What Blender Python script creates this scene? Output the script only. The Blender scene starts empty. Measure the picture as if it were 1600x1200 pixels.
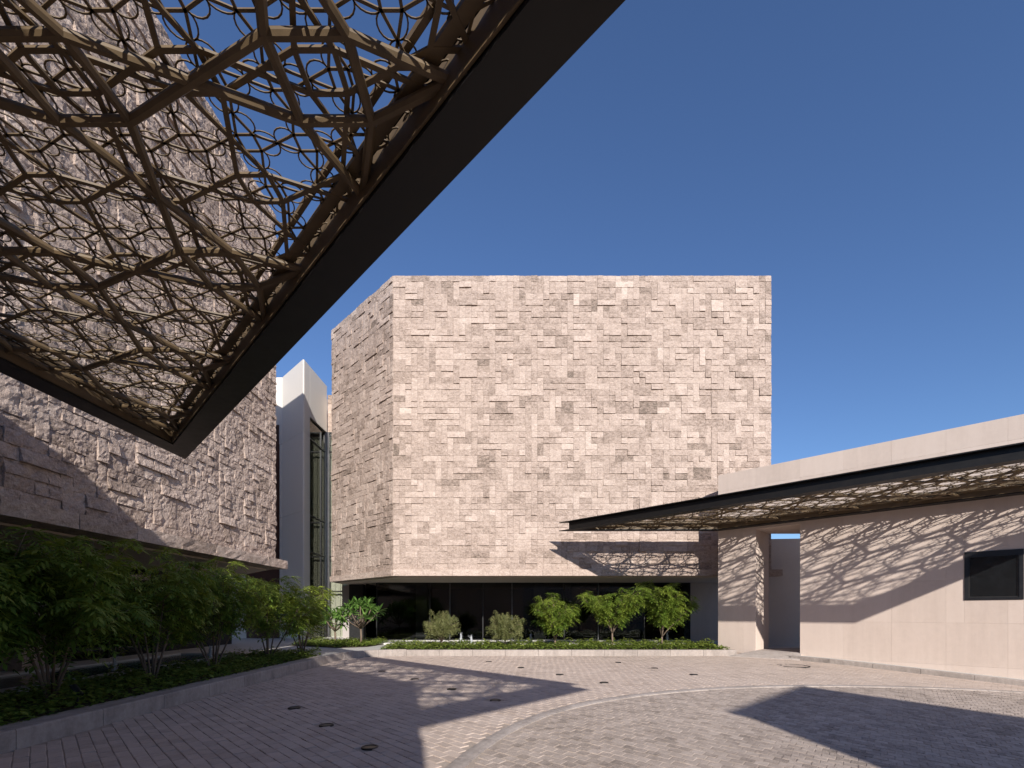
import bpy, math, random
from mathutils import Vector, noise, Matrix
R2 = math.sqrt(2)
rad = math.radians
scene = bpy.context.scene
C = scene.collection

# ------------------------------------------------------------------ camera, sky, sun, exposure
F, HX, HY, CZ = 740.0, 800.0, 957.0, 1.6          # focal length and horizon in photo pixels, eye height in metres
cam_d = bpy.data.cameras.new('camera')
cam_d.sensor_width = 36.0
cam_d.lens = 36.0 * F / 1600.0
cam_d.shift_y = (HY - 600.0) / 1600.0
cam_d.clip_start = 0.05
cam_d.clip_end = 3000.0
cam = bpy.data.objects.new('camera', cam_d)
cam.location = (0, 0, CZ)
cam.rotation_euler = (rad(90), 0, 0)
C.objects.link(cam)
scene.camera = cam

LIGHT = Vector((-0.22, 1.0, -0.442)).normalized()   # the way sunlight travels
SUN_EL = math.asin(-LIGHT.z)
SUN_AZ = math.atan2(-LIGHT.x, -LIGHT.y)
world = bpy.data.worlds.new('World')
scene.world = world
world.use_nodes = True
wn, wl = world.node_tree.nodes, world.node_tree.links
wn.clear()
sky = wn.new('ShaderNodeTexSky')
sky.sky_type = 'NISHITA'
sky.sun_disc = False
sky.sun_elevation = SUN_EL
sky.sun_rotation = SUN_AZ
sky.altitude = 0.0
sky.air_density = 1.0
sky.dust_density = 0.12
sky.ozone_density = 6.0
bg = wn.new('ShaderNodeBackground')
bg.inputs['Strength'].default_value = 0.12
wo = wn.new('ShaderNodeOutputWorld')
hs = wn.new('ShaderNodeHueSaturation')       # deep polarised blue, the same over the whole dome
hs.inputs['Hue'].default_value = 0.505
hs.inputs['Saturation'].default_value = 1.0
wl.new(sky.outputs[0], hs.inputs['Color'])
wl.new(hs.outputs[0], bg.inputs[0])
wl.new(bg.outputs[0], wo.inputs[0])

sun_d = bpy.data.lights.new('sun', 'SUN')
sun_d.energy = 5.0
sun_d.angle = rad(0.55)
sun_d.color = (1.0, 0.945, 0.87)
sun = bpy.data.objects.new('sun', sun_d)
sun.rotation_euler = LIGHT.to_track_quat('-Z', 'Y').to_euler()
sun.location = (20, -60, 40)
C.objects.link(sun)

vs = scene.view_settings
vs.view_transform = 'Standard'
vs.look = 'None'
vs.exposure = 0.3
vs.gamma = 1.0
vs.use_curve_mapping = False
scene.cycles.use_denoising = True
scene.cycles.max_bounces = 8
scene.cycles.transparent_max_bounces = 12


# ------------------------------------------------------------------ helpers
def G(x, y):
    """height of the driveway: flat on the left, falling gently to the right"""
    w = ((x - y) / R2 + 4.2) / 0.6
    sp = w if w > 30 else math.log1p(math.exp(w))
    return -min(0.6, 0.065 * 0.6 * sp)


def proj(x, y, z):
    if y < 0.3:
        return (-9999, -9999)
    return (HX + F * x / y, HY - F * (z - CZ) / y)


def seen(x, y, z, m=0):
    a, b = proj(x, y, z)
    return -m < a < 1600 + m and -m < b < 1200 + m


def unp(px, py, dz=0.0):
    z = 0.0
    for _ in range(60):
        Y = F * (CZ - z) / (py - HY)
        X = (px - HX) / F * Y
        z = 0.5 * z + 0.5 * (G(X, Y) + dz)
    return X, Y


class MB:
    """collects faces, builds one mesh"""
    def __init__(self):
        self.v, self.f, self.t = [], [], []

    def add(self, vs_, fs, tone=0.5):
        o = len(self.v)
        self.v.extend(vs_)
        for q in fs:
            self.f.append([i + o for i in q])
            self.t.append(tone)

    def box(self, x0, x1, y0, y1, z0, z1, tone=0.5):
        self.prism([(x0, y0), (x1, y0), (x1, y1), (x0, y1)], z0, z1, tone)

    def prism(self, pts, z0, z1, tone=0.5, top=True, bottom=True):
        a = sum(pts[i][0] * pts[(i + 1) % len(pts)][1] - pts[(i + 1) % len(pts)][0] * pts[i][1] for i in range(len(pts)))
        if a < 0:
            pts = pts[::-1]
        n = len(pts)
        v = [(p[0], p[1], z0) for p in pts] + [(p[0], p[1], z1) for p in pts]
        f = [[i, (i + 1) % n, n + (i + 1) % n, n + i] for i in range(n)]
        if top:
            f.append([n + i for i in range(n)])
        if bottom:
            f.append([n - 1 - i for i in range(n)])
        self.add(v, f, tone)

    def tube(self, pts, rads, n=6, tone=0.5, cap=True):
        pts = [Vector(p) for p in pts]
        vs_, fs = [], []
        ref = None
        for k, p in enumerate(pts):
            d = (pts[min(k + 1, len(pts) - 1)] - pts[max(k - 1, 0)])
            if d.length < 1e-9:
                d = Vector((0, 0, 1))
            d.normalize()
            if ref is None:
                ref = Vector((0, 0, 1)) if abs(d.z) < 0.9 else Vector((1, 0, 0))
            s = d.cross(ref)
            if s.length < 1e-6:
                s = d.cross(Vector((0.3, 1, 0.2)))
            s.normalize()
            u = s.cross(d).normalized()
            r = rads[k] if isinstance(rads, (list, tuple)) else rads
            for i in range(n):
                a = 2 * math.pi * (i + 0.5) / n
                q = p + s * (math.cos(a) * r) + u * (math.sin(a) * r)
                vs_.append(tuple(q))
        for k in range(len(pts) - 1):
            for i in range(n):
                j = (i + 1) % n
                fs.append([k * n + i, (k + 1) * n + i, (k + 1) * n + j, k * n + j])
        if cap:
            fs.append(list(range(n)))
            m = (len(pts) - 1) * n
            fs.append([m + n - 1 - i for i in range(n)])
        self.add(vs_, fs, tone)

    def mesh(self, name, mat, origin=(0, 0, 0), smooth=False):
        me = bpy.data.meshes.new(name)
        o = origin
        me.from_pydata([(v[0] - o[0], v[1] - o[1], v[2] - o[2]) for v in self.v], [], self.f)
        at = me.attributes.new('tone', 'FLOAT', 'FACE')
        at.data.foreach_set('value', self.t)
        me.materials.append(mat)
        if smooth:
            me.polygons.foreach_set('use_smooth', [True] * len(me.polygons))
        me.update()
        return me

    def build(self, name, mat, parent=None, origin=(0, 0, 0), smooth=False):
        ob = bpy.data.objects.new(name, self.mesh(name, mat, origin, smooth))
        C.objects.link(ob)
        ob.location = origin
        if parent is not None:
            attach(ob, parent)
        return ob


WORLD_LOC = {}


def wloc(o):
    v = Vector(o.location)
    return v + wloc(o.parent) if o.parent else v


def attach(ob, parent):
    """parents carry only a location, so the offset is a plain subtraction"""
    ob.location = Vector(ob.location) - wloc(parent)
    ob.parent = parent


def empty(name, loc=(0, 0, 0)):
    o = bpy.data.objects.new(name, None)
    o.empty_display_size = 0.3
    o.location = loc
    C.objects.link(o)
    return o


def tag(o, label=None, cat=None, group=None, kind=None):
    if label:
        o['label'] = label
    if cat:
        o['category'] = cat
    if group:
        o['group'] = group
    if kind:
        o['kind'] = kind
    return o


def inst(name, mesh, loc, rot=(0, 0, 0), parent=None, scale=None):
    o = bpy.data.objects.new(name, mesh)
    C.objects.link(o)
    o.location = loc
    o.rotation_euler = rot
    if scale:
        o.scale = scale
    if parent is not None:
        attach(o, parent)
    return o


# ------------------------------------------------------------------ materials
def base_mat(name):
    m = bpy.data.materials.new(name)
    m.use_nodes = True
    nt = m.node_tree
    return m, nt, nt.nodes['Principled BSDF'], nt.nodes['Material Output']


def node(nt, typ, **kw):
    n = nt.nodes.new(typ)
    for k, v in kw.items():
        setattr(n, k, v)
    return n


def ramp(nt, stops, fac):
    r = node(nt, 'ShaderNodeValToRGB')
    e = r.color_ramp.elements
    while len(e) < len(stops):
        e.new(0.5)
    for k, (p, c) in enumerate(stops):
        e[k].position = p
        e[k].color = (c[0], c[1], c[2], 1)
    nt.links.new(fac, r.inputs[0])
    return r.outputs[0]


def math_n(nt, op, a, b=None, c=None, clamp=False):
    n = node(nt, 'ShaderNodeMath', operation=op)
    n.use_clamp = clamp
    for i, x in enumerate((a, b, c)):
        if x is None:
            continue
        if isinstance(x, (int, float)):
            n.inputs[i].default_value = x
        else:
            nt.links.new(x, n.inputs[i])
    return n.outputs[0]


def tex_noise(nt, scale, detail=4, rough=0.6, stretch=None, dist=0.0, jump=0.0):
    g = node(nt, 'ShaderNodeNewGeometry')
    src = g.outputs['Position']
    if jump:
        va = node(nt, 'ShaderNodeVectorMath', operation='MULTIPLY_ADD')
        at = node(nt, 'ShaderNodeAttribute', attribute_name='tone')
        nt.links.new(at.outputs['Vector'], va.inputs[0])
        va.inputs[1].default_value = (jump, jump, jump)
        nt.links.new(src, va.inputs[2])
        src = va.outputs[0]
    if stretch:
        mp = node(nt, 'ShaderNodeMapping')
        mp.inputs['Scale'].default_value = stretch
        nt.links.new(src, mp.inputs[0])
        src = mp.outputs[0]
    t = node(nt, 'ShaderNodeTexNoise')
    t.inputs['Scale'].default_value = scale
    t.inputs['Detail'].default_value = detail
    t.inputs['Roughness'].default_value = rough
    t.inputs['Distortion'].default_value = dist
    nt.links.new(src, t.inputs['Vector'])
    return t.outputs['Fac']


def bump(nt, b, height, strength, distance):
    n = node(nt, 'ShaderNodeBump')
    n.inputs['Strength'].default_value = strength
    n.inputs['Distance'].default_value = distance
    nt.links.new(height, n.inputs['Height'])
    nt.links.new(n.outputs[0], b.inputs['Normal'])


def tone_out(nt):
    a = node(nt, 'ShaderNodeAttribute', attribute_name='tone')
    return a.outputs['Fac']


def grainy(name, stops, noises, rough=0.85, bumps=(30, 0.4, 0.01), tone_w=1.0, spec=0.3, jump=0.0):
    """tone attribute + sum of noises (scale, weight, detail, stretch) -> colour ramp"""
    m, nt, b, _ = base_mat(name)
    v = math_n(nt, 'MULTIPLY', tone_out(nt), tone_w)
    if tone_w < 1:
        v = math_n(nt, 'ADD', v, 0.5 * (1 - tone_w))
    for (s, w, d, st) in noises:
        n = tex_noise(nt, s, d, 0.65, st, 0.3, jump if s > 2 else 0.0)
        n = math_n(nt, 'SUBTRACT', n, 0.5)
        v = math_n(nt, 'MULTIPLY_ADD', n, w, v)
    col = ramp(nt, stops, v)
    nt.links.new(col, b.inputs['Base Color'])
    b.inputs['Roughness'].default_value = rough
    b.inputs['Specular IOR Level'].default_value = spec
    if bumps:
        s, st, d = bumps
        h = tex_noise(nt, s, 6, 0.7, None, 0.5, jump)
        bump(nt, b, h, st, d)
    return m


M = {}
STONE = [(0.0, (0.15, 0.117, 0.092)), (0.3, (0.32, 0.243, 0.20)), (0.55, (0.455, 0.353, 0.296)), (0.8, (0.55, 0.437, 0.37)), (1.0, (0.63, 0.515, 0.44))]
M['stone'] = grainy('split_stone', STONE, [(1.6, 0.3, 5, None), (6.5, 1.3, 9, (1, 1, 1.7)), (26, 1.1, 5, None)], 0.92, (17, 1.0, 0.05), jump=53.0)
M['stone_plain'] = grainy('stone_core', STONE, [(5, 0.6, 8, None)], 0.92, (20, 0.8, 0.03))
M['wall'] = grainy('pink_render', [(0, (0.43, 0.345, 0.292)), (0.5, (0.605, 0.498, 0.43)), (1, (0.70, 0.59, 0.52))],
                   [(0.9, 0.45, 5, (1, 1, 0.35)), (5, 0.35, 5, (1, 1, 0.06)), (7, 0.25, 6, None), (60, 0.12, 3, None)], 0.85, (90, 0.12, 0.004), 0.5)
M['grey_wall'] = grainy('grey_render', [(0, (0.30, 0.27, 0.26)), (0.5, (0.40, 0.36, 0.345)), (1, (0.48, 0.44, 0.42))],
                        [(0.8, 0.4, 5, None), (9, 0.2, 5, None)], 0.85, (80, 0.1, 0.004), 0.5)
M['cream'] = grainy('cream_render', [(0, (0.55, 0.47, 0.41)), (1, (0.78, 0.69, 0.62))], [(0.9, 0.5, 5, None), (9, 0.2, 5, None)], 0.85, None, 0.5)
M['white'] = grainy('white_panel', [(0, (0.60, 0.56, 0.515)), (0.5, (0.74, 0.695, 0.645)), (1, (0.81, 0.77, 0.72))],
                    [(0.5, 0.2, 4, (1, 1, 0.4))], 0.55, None, 0.5)
PAVE = [(0, (0.25, 0.203, 0.17)), (0.35, (0.455, 0.365, 0.307)), (0.65, (0.545, 0.443, 0.376)), (1, (0.65, 0.545, 0.47))]
M['paver'] = grainy('paver', PAVE, [(0.45, 0.6, 6, None), (2.2, 0.45, 6, None), (12, 0.5, 7, None), (110, 0.6, 3, None)], 0.9, (70, 0.6, 0.008), 0.7)
DPAVE = [(0, (0.14, 0.116, 0.098)), (0.35, (0.345, 0.282, 0.24)), (0.65, (0.46, 0.38, 0.326)), (1, (0.60, 0.505, 0.44))]
M['paver_grey'] = grainy('paver_grey', DPAVE, [(0.6, 0.6, 6, None), (2.5, 0.5, 6, None), (14, 0.8, 7, None), (90, 1.0, 3, None)], 0.9, (60, 0.8, 0.01), 0.7)
M['sand'] = grainy('joint_sand', [(0, (0.20, 0.16, 0.14)), (0.5, (0.40, 0.33, 0.275)), (1, (0.55, 0.46, 0.39))], [(3, 0.8, 6, None), (80, 0.6, 3, None)], 0.95, (90, 0.5, 0.006), 0.5)
M['kerb'] = grainy('kerb_concrete', [(0, (0.19, 0.162, 0.145)), (0.5, (0.37, 0.318, 0.285)), (1, (0.54, 0.475, 0.43))],
                   [(1.6, 0.8, 6, None), (7, 0.7, 7, (1, 1, 0.3)), (14, 0.6, 7, None), (80, 0.3, 3, None)], 0.88, (50, 0.4, 0.008), 0.7)
M['soil'] = grainy('soil', [(0, (0.03, 0.022, 0.016)), (1, (0.11, 0.085, 0.06))], [(14, 0.8, 6, None)], 0.95, (20, 0.8, 0.03))
M['ground'] = grainy('sandy_ground', [(0, (0.24, 0.19, 0.15)), (1, (0.42, 0.35, 0.29))], [(0.4, 0.6, 6, None), (8, 0.5, 6, None)], 0.95, (10, 0.5, 0.03), 0.5)
M['rim'] = grainy('pool_rim', [(0, (0.42, 0.40, 0.37)), (1, (0.66, 0.63, 0.59))], [(5, 0.6, 6, None)], 0.7, (60, 0.2, 0.005), 0.5)
M['bark'] = grainy('bark', [(0, (0.07, 0.05, 0.037)), (1, (0.27, 0.20, 0.15))], [(20, 0.8, 6, (1, 1, 0.25))], 0.9, (40, 0.6, 0.01), 0.5)


def simple(name, col, rough=0.5, metal=0.0, spec=0.5, coat=0.0, noise_amt=0.25, nscale=6.0):
    m, nt, b, _ = base_mat(name)
    n = tex_noise(nt, nscale, 6, 0.65)
    lo = tuple(c * (1 - noise_amt) for c in col)
    hi = tuple(c * (1 + noise_amt) for c in col)
    nt.links.new(ramp(nt, [(0.25, lo), (0.75, hi)], n), b.inputs['Base Color'])
    rr = math_n(nt, 'MULTIPLY_ADD', n, 0.25, rough - 0.12)
    nt.links.new(rr, b.inputs['Roughness'])
    b.inputs['Metallic'].default_value = metal
    b.inputs['Specular IOR Level'].default_value = spec
    b.inputs['Coat Weight'].default_value = coat
    return m


M['steel'] = simple('dark_steel', (0.0095, 0.0082, 0.0076), 0.5, 0.0, 0.35)
M['bronze'] = simple('bronze_lattice', (0.125, 0.085, 0.045), 0.55, 0.0, 0.4, 0, 0.3, 4.0)
M['black'] = simple('black_frame', (0.008, 0.008, 0.009), 0.45)
M['alu'] = simple('grey_mullion', (0.12, 0.12, 0.125), 0.4, 0.6)
M['brown'] = simple('brown_panel', (0.07, 0.026, 0.016), 0.5)
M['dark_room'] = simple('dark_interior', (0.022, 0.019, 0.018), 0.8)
M['iron'] = simple('cast_iron', (0.018, 0.016, 0.015), 0.55, 0.0, 0.4)
M['curtain'] = simple('sheer_curtain', (0.70, 0.69, 0.61), 0.9, noise_amt=0.1)
M['lens'] = simple('lamp_glass', (0.02, 0.02, 0.02), 0.4, 0, 0.4)


def glass_mat(name, tint, trans, gloss=0.04):
    m = bpy.data.materials.new(name)
    m.use_nodes = True
    nt = m.node_tree
    nt.nodes.clear()
    out = node(nt, 'ShaderNodeOutputMaterial')
    tr = node(nt, 'ShaderNodeBsdfTransparent')
    tr.inputs[0].default_value = (tint[0] * trans, tint[1] * trans, tint[2] * trans, 1)
    gl = node(nt, 'ShaderNodeBsdfGlossy')
    gl.inputs['Roughness'].default_value = gloss
    gl.inputs[0].default_value = (0.9, 0.92, 0.9, 1)
    fr = node(nt, 'ShaderNodeFresnel')
    fr.inputs[0].default_value = 1.5
    mx = node(nt, 'ShaderNodeMixShader')
    nt.links.new(fr.outputs[0], mx.inputs[0])
    nt.links.new(tr.outputs[0], mx.inputs[1])
    nt.links.new(gl.outputs[0], mx.inputs[2])
    nt.links.new(mx.outputs[0], out.inputs[0])
    return m


M['glass'] = glass_mat('tinted_glass', (0.85, 0.9, 0.9), 0.45)
M['glass_clear'] = glass_mat('clear_glass', (0.94, 0.95, 0.92), 0.85)

m, nt, b, _ = base_mat('pool_water')
b.inputs['Base Color'].default_value = (0.035, 0.075, 0.075, 1)
b.inputs['Roughness'].default_value = 0.06
b.inputs['IOR'].default_value = 1.33
bump(nt, b, tex_noise(nt, 5, 4, 0.6), 0.25, 0.03)
M['water'] = m
m, nt, b, _ = base_mat('foaming_water')
b.inputs['Base Color'].default_value = (0.6, 0.62, 0.65, 1)
b.inputs['Roughness'].default_value = 0.25
b.inputs['Transmission Weight'].default_value = 0.35
b.inputs['IOR'].default_value = 1.33
M['foam'] = m


def leaf_mat(name, stops, trans, rough=0.5):
    m = bpy.data.materials.new(name)
    m.use_nodes = True
    nt = m.node_tree
    b = nt.nodes['Principled BSDF']
    out = nt.nodes['Material Output']
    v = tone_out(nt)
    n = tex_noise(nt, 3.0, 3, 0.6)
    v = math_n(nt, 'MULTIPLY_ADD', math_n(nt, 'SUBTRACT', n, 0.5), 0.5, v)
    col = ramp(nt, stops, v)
    nt.links.new(col, b.inputs['Base Color'])
    b.inputs['Roughness'].default_value = rough
    b.inputs['Specular IOR Level'].default_value = 0.35
    tr = node(nt, 'ShaderNodeBsdfTranslucent')
    nt.links.new(col, tr.inputs[0])
    mx = node(nt, 'ShaderNodeMixShader')
    mx.inputs[0].default_value = trans
    nt.links.new(b.outputs[0], mx.inputs[1])
    nt.links.new(tr.outputs[0], mx.inputs[2])
    nt.links.new(mx.outputs[0], out.inputs[0])
    return m


M['leaf'] = leaf_mat('feathery_leaf', [(0, (0.05, 0.095, 0.017)), (0.5, (0.12, 0.2, 0.028)), (1, (0.28, 0.34, 0.05))], 0.42)
M['leaf_olive'] = leaf_mat('olive_leaf', [(0, (0.07, 0.085, 0.025)), (0.5, (0.15, 0.165, 0.055)), (1, (0.30, 0.29, 0.12))], 0.25)
M['leaf_plum'] = leaf_mat('plumeria_leaf', [(0, (0.07, 0.15, 0.03)), (0.5, (0.12, 0.235, 0.045)), (1, (0.21, 0.34, 0.08))], 0.35, 0.5)
M['cover'] = leaf_mat('groundcover_leaf', [(0, (0.065, 0.11, 0.02)), (0.5, (0.15, 0.22, 0.035)), (1, (0.32, 0.36, 0.08))], 0.35)

# ------------------------------------------------------------------ the ground
xs = [-900, -250, -90, -45] + [-30 + i for i in range(0, 61)] + [45, 90, 250, 900]
mb = MB()
v = [(x, y, G(x, y) - 0.06) for y in xs for x in xs]
n = len(xs)
mb.add(v, [[j * n + i, j * n + i + 1, (j + 1) * n + i + 1, (j + 1) * n + i] for j in range(n - 1) for i in range(n - 1)])
tag(mb.build('ground', M['ground']), 'sandy ground reaching away around the buildings', kind='structure')

LX = -5.8                                       # face of the left planter's kerb
FY = 17.5                                       # face of the kerb before the main building
KS = 25.8                                       # x + y along the kerb under the gatehouse wall
ring_px = [(690, 1200), (740, 1168), (800, 1132), (850, 1110), (900, 1096), (1000, 1082), (1100, 1074), (1200, 1071), (1300, 1070), (1400, 1072), (1500, 1075), (1600, 1080)]
ring = [(-1.02, 0.5), (-1.05, 2.2), (-0.95, 3.7)] + [unp(*p) for p in ring_px] + [(14.2, 11.2), (15.6, 10.6)]


def catmull(pts, per):
    out = []
    for k in range(len(pts) - 1):
        p0, p1, p2, p3 = pts[max(k - 1, 0)], pts[k], pts[k + 1], pts[min(k + 2, len(pts) - 1)]
        for s in range(per):
            t = s / per
            out.append(tuple(0.5 * (2 * p1[i] + (p2[i] - p0[i]) * t + (2 * p0[i] - 5 * p1[i] + 4 * p2[i] - p3[i]) * t * t
                                    + (3 * p1[i] - p0[i] - 3 * p2[i] + p3[i]) * t ** 3) for i in range(2)))
    out.append(tuple(pts[-1]))
    return out


# smooth the traced band, then resample it evenly
for _ in range(3):
    ring = [ring[0]] + [tuple(0.25 * ring[k - 1][i] + 0.5 * ring[k][i] + 0.25 * ring[k + 1][i] for i in range(2)) for k in range(1, len(ring) - 1)] + [ring[-1]]
rc = catmull(ring, 24)


def resample(pts, step):
    out, acc = [pts[0]], 0.0
    for a, b_ in zip(pts, pts[1:]):
        d = math.dist(a, b_)
        while acc + d >= step:
            t = (step - acc) / d
            a = (a[0] + (b_[0] - a[0]) * t, a[1] + (b_[1] - a[1]) * t)
            out.append(a)
            d = math.dist(a, b_)
            acc = 0.0
        acc += d
    return out


rc = resample(rc, 0.1)


def ring_side(x, y):
    """signed distance to the band: positive on its inner (right, near) side"""
    best, sgn = 1e9, 1
    for k in range(0, len(rc) - 1, 3):
        d = (rc[k][0] - x) ** 2 + (rc[k][1] - y) ** 2
        if d < best:
            best, bk = d, k
    k = bk
    k2 = min(k + 1, len(rc) - 1)
    tx, ty = rc[k2][0] - rc[k][0], rc[k2][1] - rc[k][1]
    l = math.hypot(tx, ty) or 1
    return ((x - rc[k][0]) * ty - (y - rc[k][1]) * tx) / l, math.sqrt(best)


# driveway bed
mb = MB()
gx = [-5.9 + 0.5 * i for i in range(0, 48)]
gy = [-4 + 0.5 * i for i in range(0, 45)]
n = len(gx)
v = [(x, y, G(x, y) - 0.011) for y in gy for x in gx]
mb.add(v, [[j * n + i, j * n + i + 1, (j + 1) * n + i + 1, (j + 1) * n + i] for j in range(len(gy) - 1) for i in range(n - 1)
           if gx[i] + gy[j] < KS + 0.6])
drive = tag(mb.build('driveway', M['sand']), 'sand-jointed driveway bed under the stone pavers', kind='structure')
lane = tag(empty('lane_paving', (2, 8, 0)), 'pinkish stone sett paving of the curved lane', kind='structure')
court = tag(empty('court_paving', (6, 5, 0)), 'greyer stone sett paving inside the curved concrete band', kind='structure')

light_px = [(459.8, 1106), (510, 1133), (578, 1167.6), (597, 1049), (648, 1061), (706, 1076.5), (774, 1094), (763.6, 1034),
            (814, 1043), (874.6, 1054), (944, 1066.7), (965.6, 1035), (1022.5, 1044), (1084, 1054)]
light_xy = [unp(*p) for p in light_px]
manholes = [(unp(1239, 1040), 0.42), (unp(300, 1222), 0.34)]

rng = random.Random(5)


def paver_geo(lx, ly, bev, rng, h=0.05):
    """a sett with worn, slightly uneven rim; top at z=0"""
    hx, hy = lx / 2, ly / 2
    j = lambda: rng.uniform(-0.004, 0.004)
    lo = [(-hx, -hy, -h), (hx, -hy, -h), (hx, hy, -h), (-hx, hy, -h)]
    mi = [(x + j(), y + j(), -bev * rng.uniform(0.8, 1.5)) for x, y, _ in lo]
    k = bev * 1.3
    up = [((hx - k) * sx + j(), (hy - k) * sy + j(), rng.uniform(-0.0025, 0.002)) for sx, sy in ((-1, -1), (1, -1), (1, 1), (-1, 1))]
    f = [[8, 9, 10, 11]]
    for a in range(4):
        b_ = (a + 1) % 4
        f += [[a, b_, 4 + b_, 4 + a], [4 + a, 4 + b_, 8 + b_, 8 + a]]
    return lo + mi + up, f


def lay_pavers(parent, mat, lx, ly, gap, bev, ang, want_inner, bounds, lift, nparts, seed):
    rng = random.Random(seed)
    variants = []
    for k in range(18):
        vv, ff = paver_geo(lx - gap, ly - gap, bev, rng)
        t = MB()
        t.add(vv, ff, min(1, max(0, rng.gauss(0.5, 0.13))))
        variants.append((vv, ff, t.mesh('paver', mat), t.t[0]))
    ca, sa = math.cos(ang), math.sin(ang)
    cand = []
    x0, x1, y0, y1 = bounds
    nmax = int(40 / min(lx, ly))
    for r in range(-nmax, nmax):
        off = (r * 0.5 % 1) * lx + 0.12 * lx * math.sin(r * 12.9)
        for c in range(int(-36 / lx), int(36 / lx)):
            u, w = c * lx + off, r * ly
            x, y = u * ca - w * sa, u * sa + w * ca
            if not (x0 < x < x1 and y0 < y < y1) or x + y > KS - 0.16:
                continue
            if x < LX + 1.9 and y > 15.6 and math.hypot(x - LX - 1.9, y - 15.6) > 1.82:
                continue
            if not seen(x, y, 0, 260):
                continue
            s, d = ring_side(x, y)
            inner = s > 0
            if d < 4 and abs(s) < 0.11 + 0.25 * min(lx, ly):
                continue
            if inner != want_inner:
                continue
            if any(math.dist((x, y), q) < 0.115 + 0.2 * ly for q in light_xy) or any(math.dist((x, y), q[0]) < q[1] + 0.02 for q in manholes):
                continue
            cand.append((x, y))
    cand.sort(key=lambda p: (not seen(p[0], p[1], 0, -4), p[0] ** 2 + p[1] ** 2))
    rest = MB()
    for i, (x, y) in enumerate(cand):
        vv, ff, me, tn = rng.choice(variants)
        e = 0.05
        gxs, gys = (G(x + e, y) - G(x - e, y)) / (2 * e), (G(x, y + e) - G(x, y - e)) / (2 * e)
        z = G(x, y) + lift + rng.uniform(-0.002, 0.002)
        flip = rng.random() < 0.5
        a = ang + (math.pi if flip else 0) + rng.uniform(-0.012, 0.012)
        if i < nparts:
            nrm = Vector((-gxs, -gys, 1)).normalized()
            q = Vector((0, 0, 1)).rotation_difference(nrm) @ Matrix.Rotation(a, 3, 'Z').to_quaternion()
            inst('paver', me, (x, y, z), q.to_euler(), parent)
        else:
            c2, s2 = math.cos(a), math.sin(a)
            pv = []
            for (px, py, pz) in vv:
                qx, qy = px * c2 - py * s2, px * s2 + py * c2
                pv.append((x + qx, y + qy, z + pz + gxs * qx + gys * qy))
            rest.add(pv, ff, tn)
    o = rest.build('paver_field', mat, parent)
    tag(o, kind='stuff')
    return len(cand)


lay_pavers(lane, M['paver'], 0.235, 0.135, 0.0055, 0.005, -math.pi / 4, False, (LX + 0.07, 21, 2.2, FY - 0.08), 0.0, 300, 11)
lay_pavers(court, M['paver_grey'], 0.15, 0.15, 0.008, 0.003, rad(-38), True, (-2, 21, 2.2, FY - 0.1), -0.0045, 300, 12)

# curved concrete band
band = tag(empty('curved_band', (rc[60][0], rc[60][1], 0)), 'curved pale concrete band dividing the lane from the inner court', kind='structure')
rngk = random.Random(3)
for k in range(0, len(rc) - 8, 8):
    seg = rc[k:k + 9]
    t = MB()
    vs_, fs = [], []
    prof = [(-0.095, -0.05), (-0.095, 0.004), (-0.078, 0.014), (-0.02, 0.018), (0.05, 0.014), (0.095, 0.003), (0.095, -0.05)]
    for i, p in enumerate(seg):
        a, b_ = rc[max(k + i - 1, 0)], rc[min(k + i + 1, len(rc) - 1)]
        tx, ty = b_[0] - a[0], b_[1] - a[1]
        l = math.hypot(tx, ty)
        tx, ty = tx / l, ty / l
        nx, ny = ty, -tx
        sh = 0.003 * (1 if i == 0 else -1 if i == 8 else 0)
        wob = noise.noise(Vector((p[0] * 3, p[1] * 3, 1))) * 0.008
        for (o_, h) in prof:
            vs_.append((p[0] + nx * (o_ + wob) + tx * sh, p[1] + ny * (o_ + wob) + ty * sh, G(p[0], p[1]) + h + wob * 0.4))
    m_ = len(prof)
    for i in range(8):
        for j in range(m_ - 1):
            fs.append([i * m_ + j, i * m_ + j + 1, (i + 1) * m_ + j + 1, (i + 1) * m_ + j])
    fs += [list(range(m_))[::-1], [8 * m_ + j for j in range(m_)]]
    t.add(vs_, fs, rngk.uniform(0.40, 0.62))
    t.build('kerb_stone', M['kerb'], band, (seg[4][0], seg[4][1], G(*seg[4])))


def kerb_block(parent, p, q, w, h0, h1, mat, tone, z_follow=False, bev=0.02, name='kerb_stone'):
    """one kerb stone from p to q; its body lies on the left of p->q"""
    dx, dy = q[0] - p[0], q[1] - p[1]
    l = math.hypot(dx, dy)
    dx, dy = dx / l, dy / l
    g = 0.004
    p = (p[0] + dx * g, p[1] + dy * g)
    q = (q[0] - dx * g, q[1] - dy * g)
    nx, ny = -dy, dx
    prof = [(0, h0), (0, h1 - bev), (bev * 0.35, h1 - bev * 0.3), (bev, h1), (w, h1), (w, h0)]
    vs_ = []
    for pt in (p, q):
        zz = G(*pt) if z_follow else 0
        for (o_, h) in prof:
            vs_.append((pt[0] + nx * o_, pt[1] + ny * o_, zz + h))
    m_ = len(prof)
    fs = [[j, m_ + j, m_ + (j + 1) % m_, (j + 1) % m_] for j in range(m_)]
    fs += [list(range(m_)), [2 * m_ - 1 - j for j in range(m_)]]
    t = MB()
    t.add(vs_, fs, tone)
    c = ((p[0] + q[0]) / 2, (p[1] + q[1]) / 2, (G(*p) if z_follow else 0))
    return t.build(name, mat, parent, c)


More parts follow.
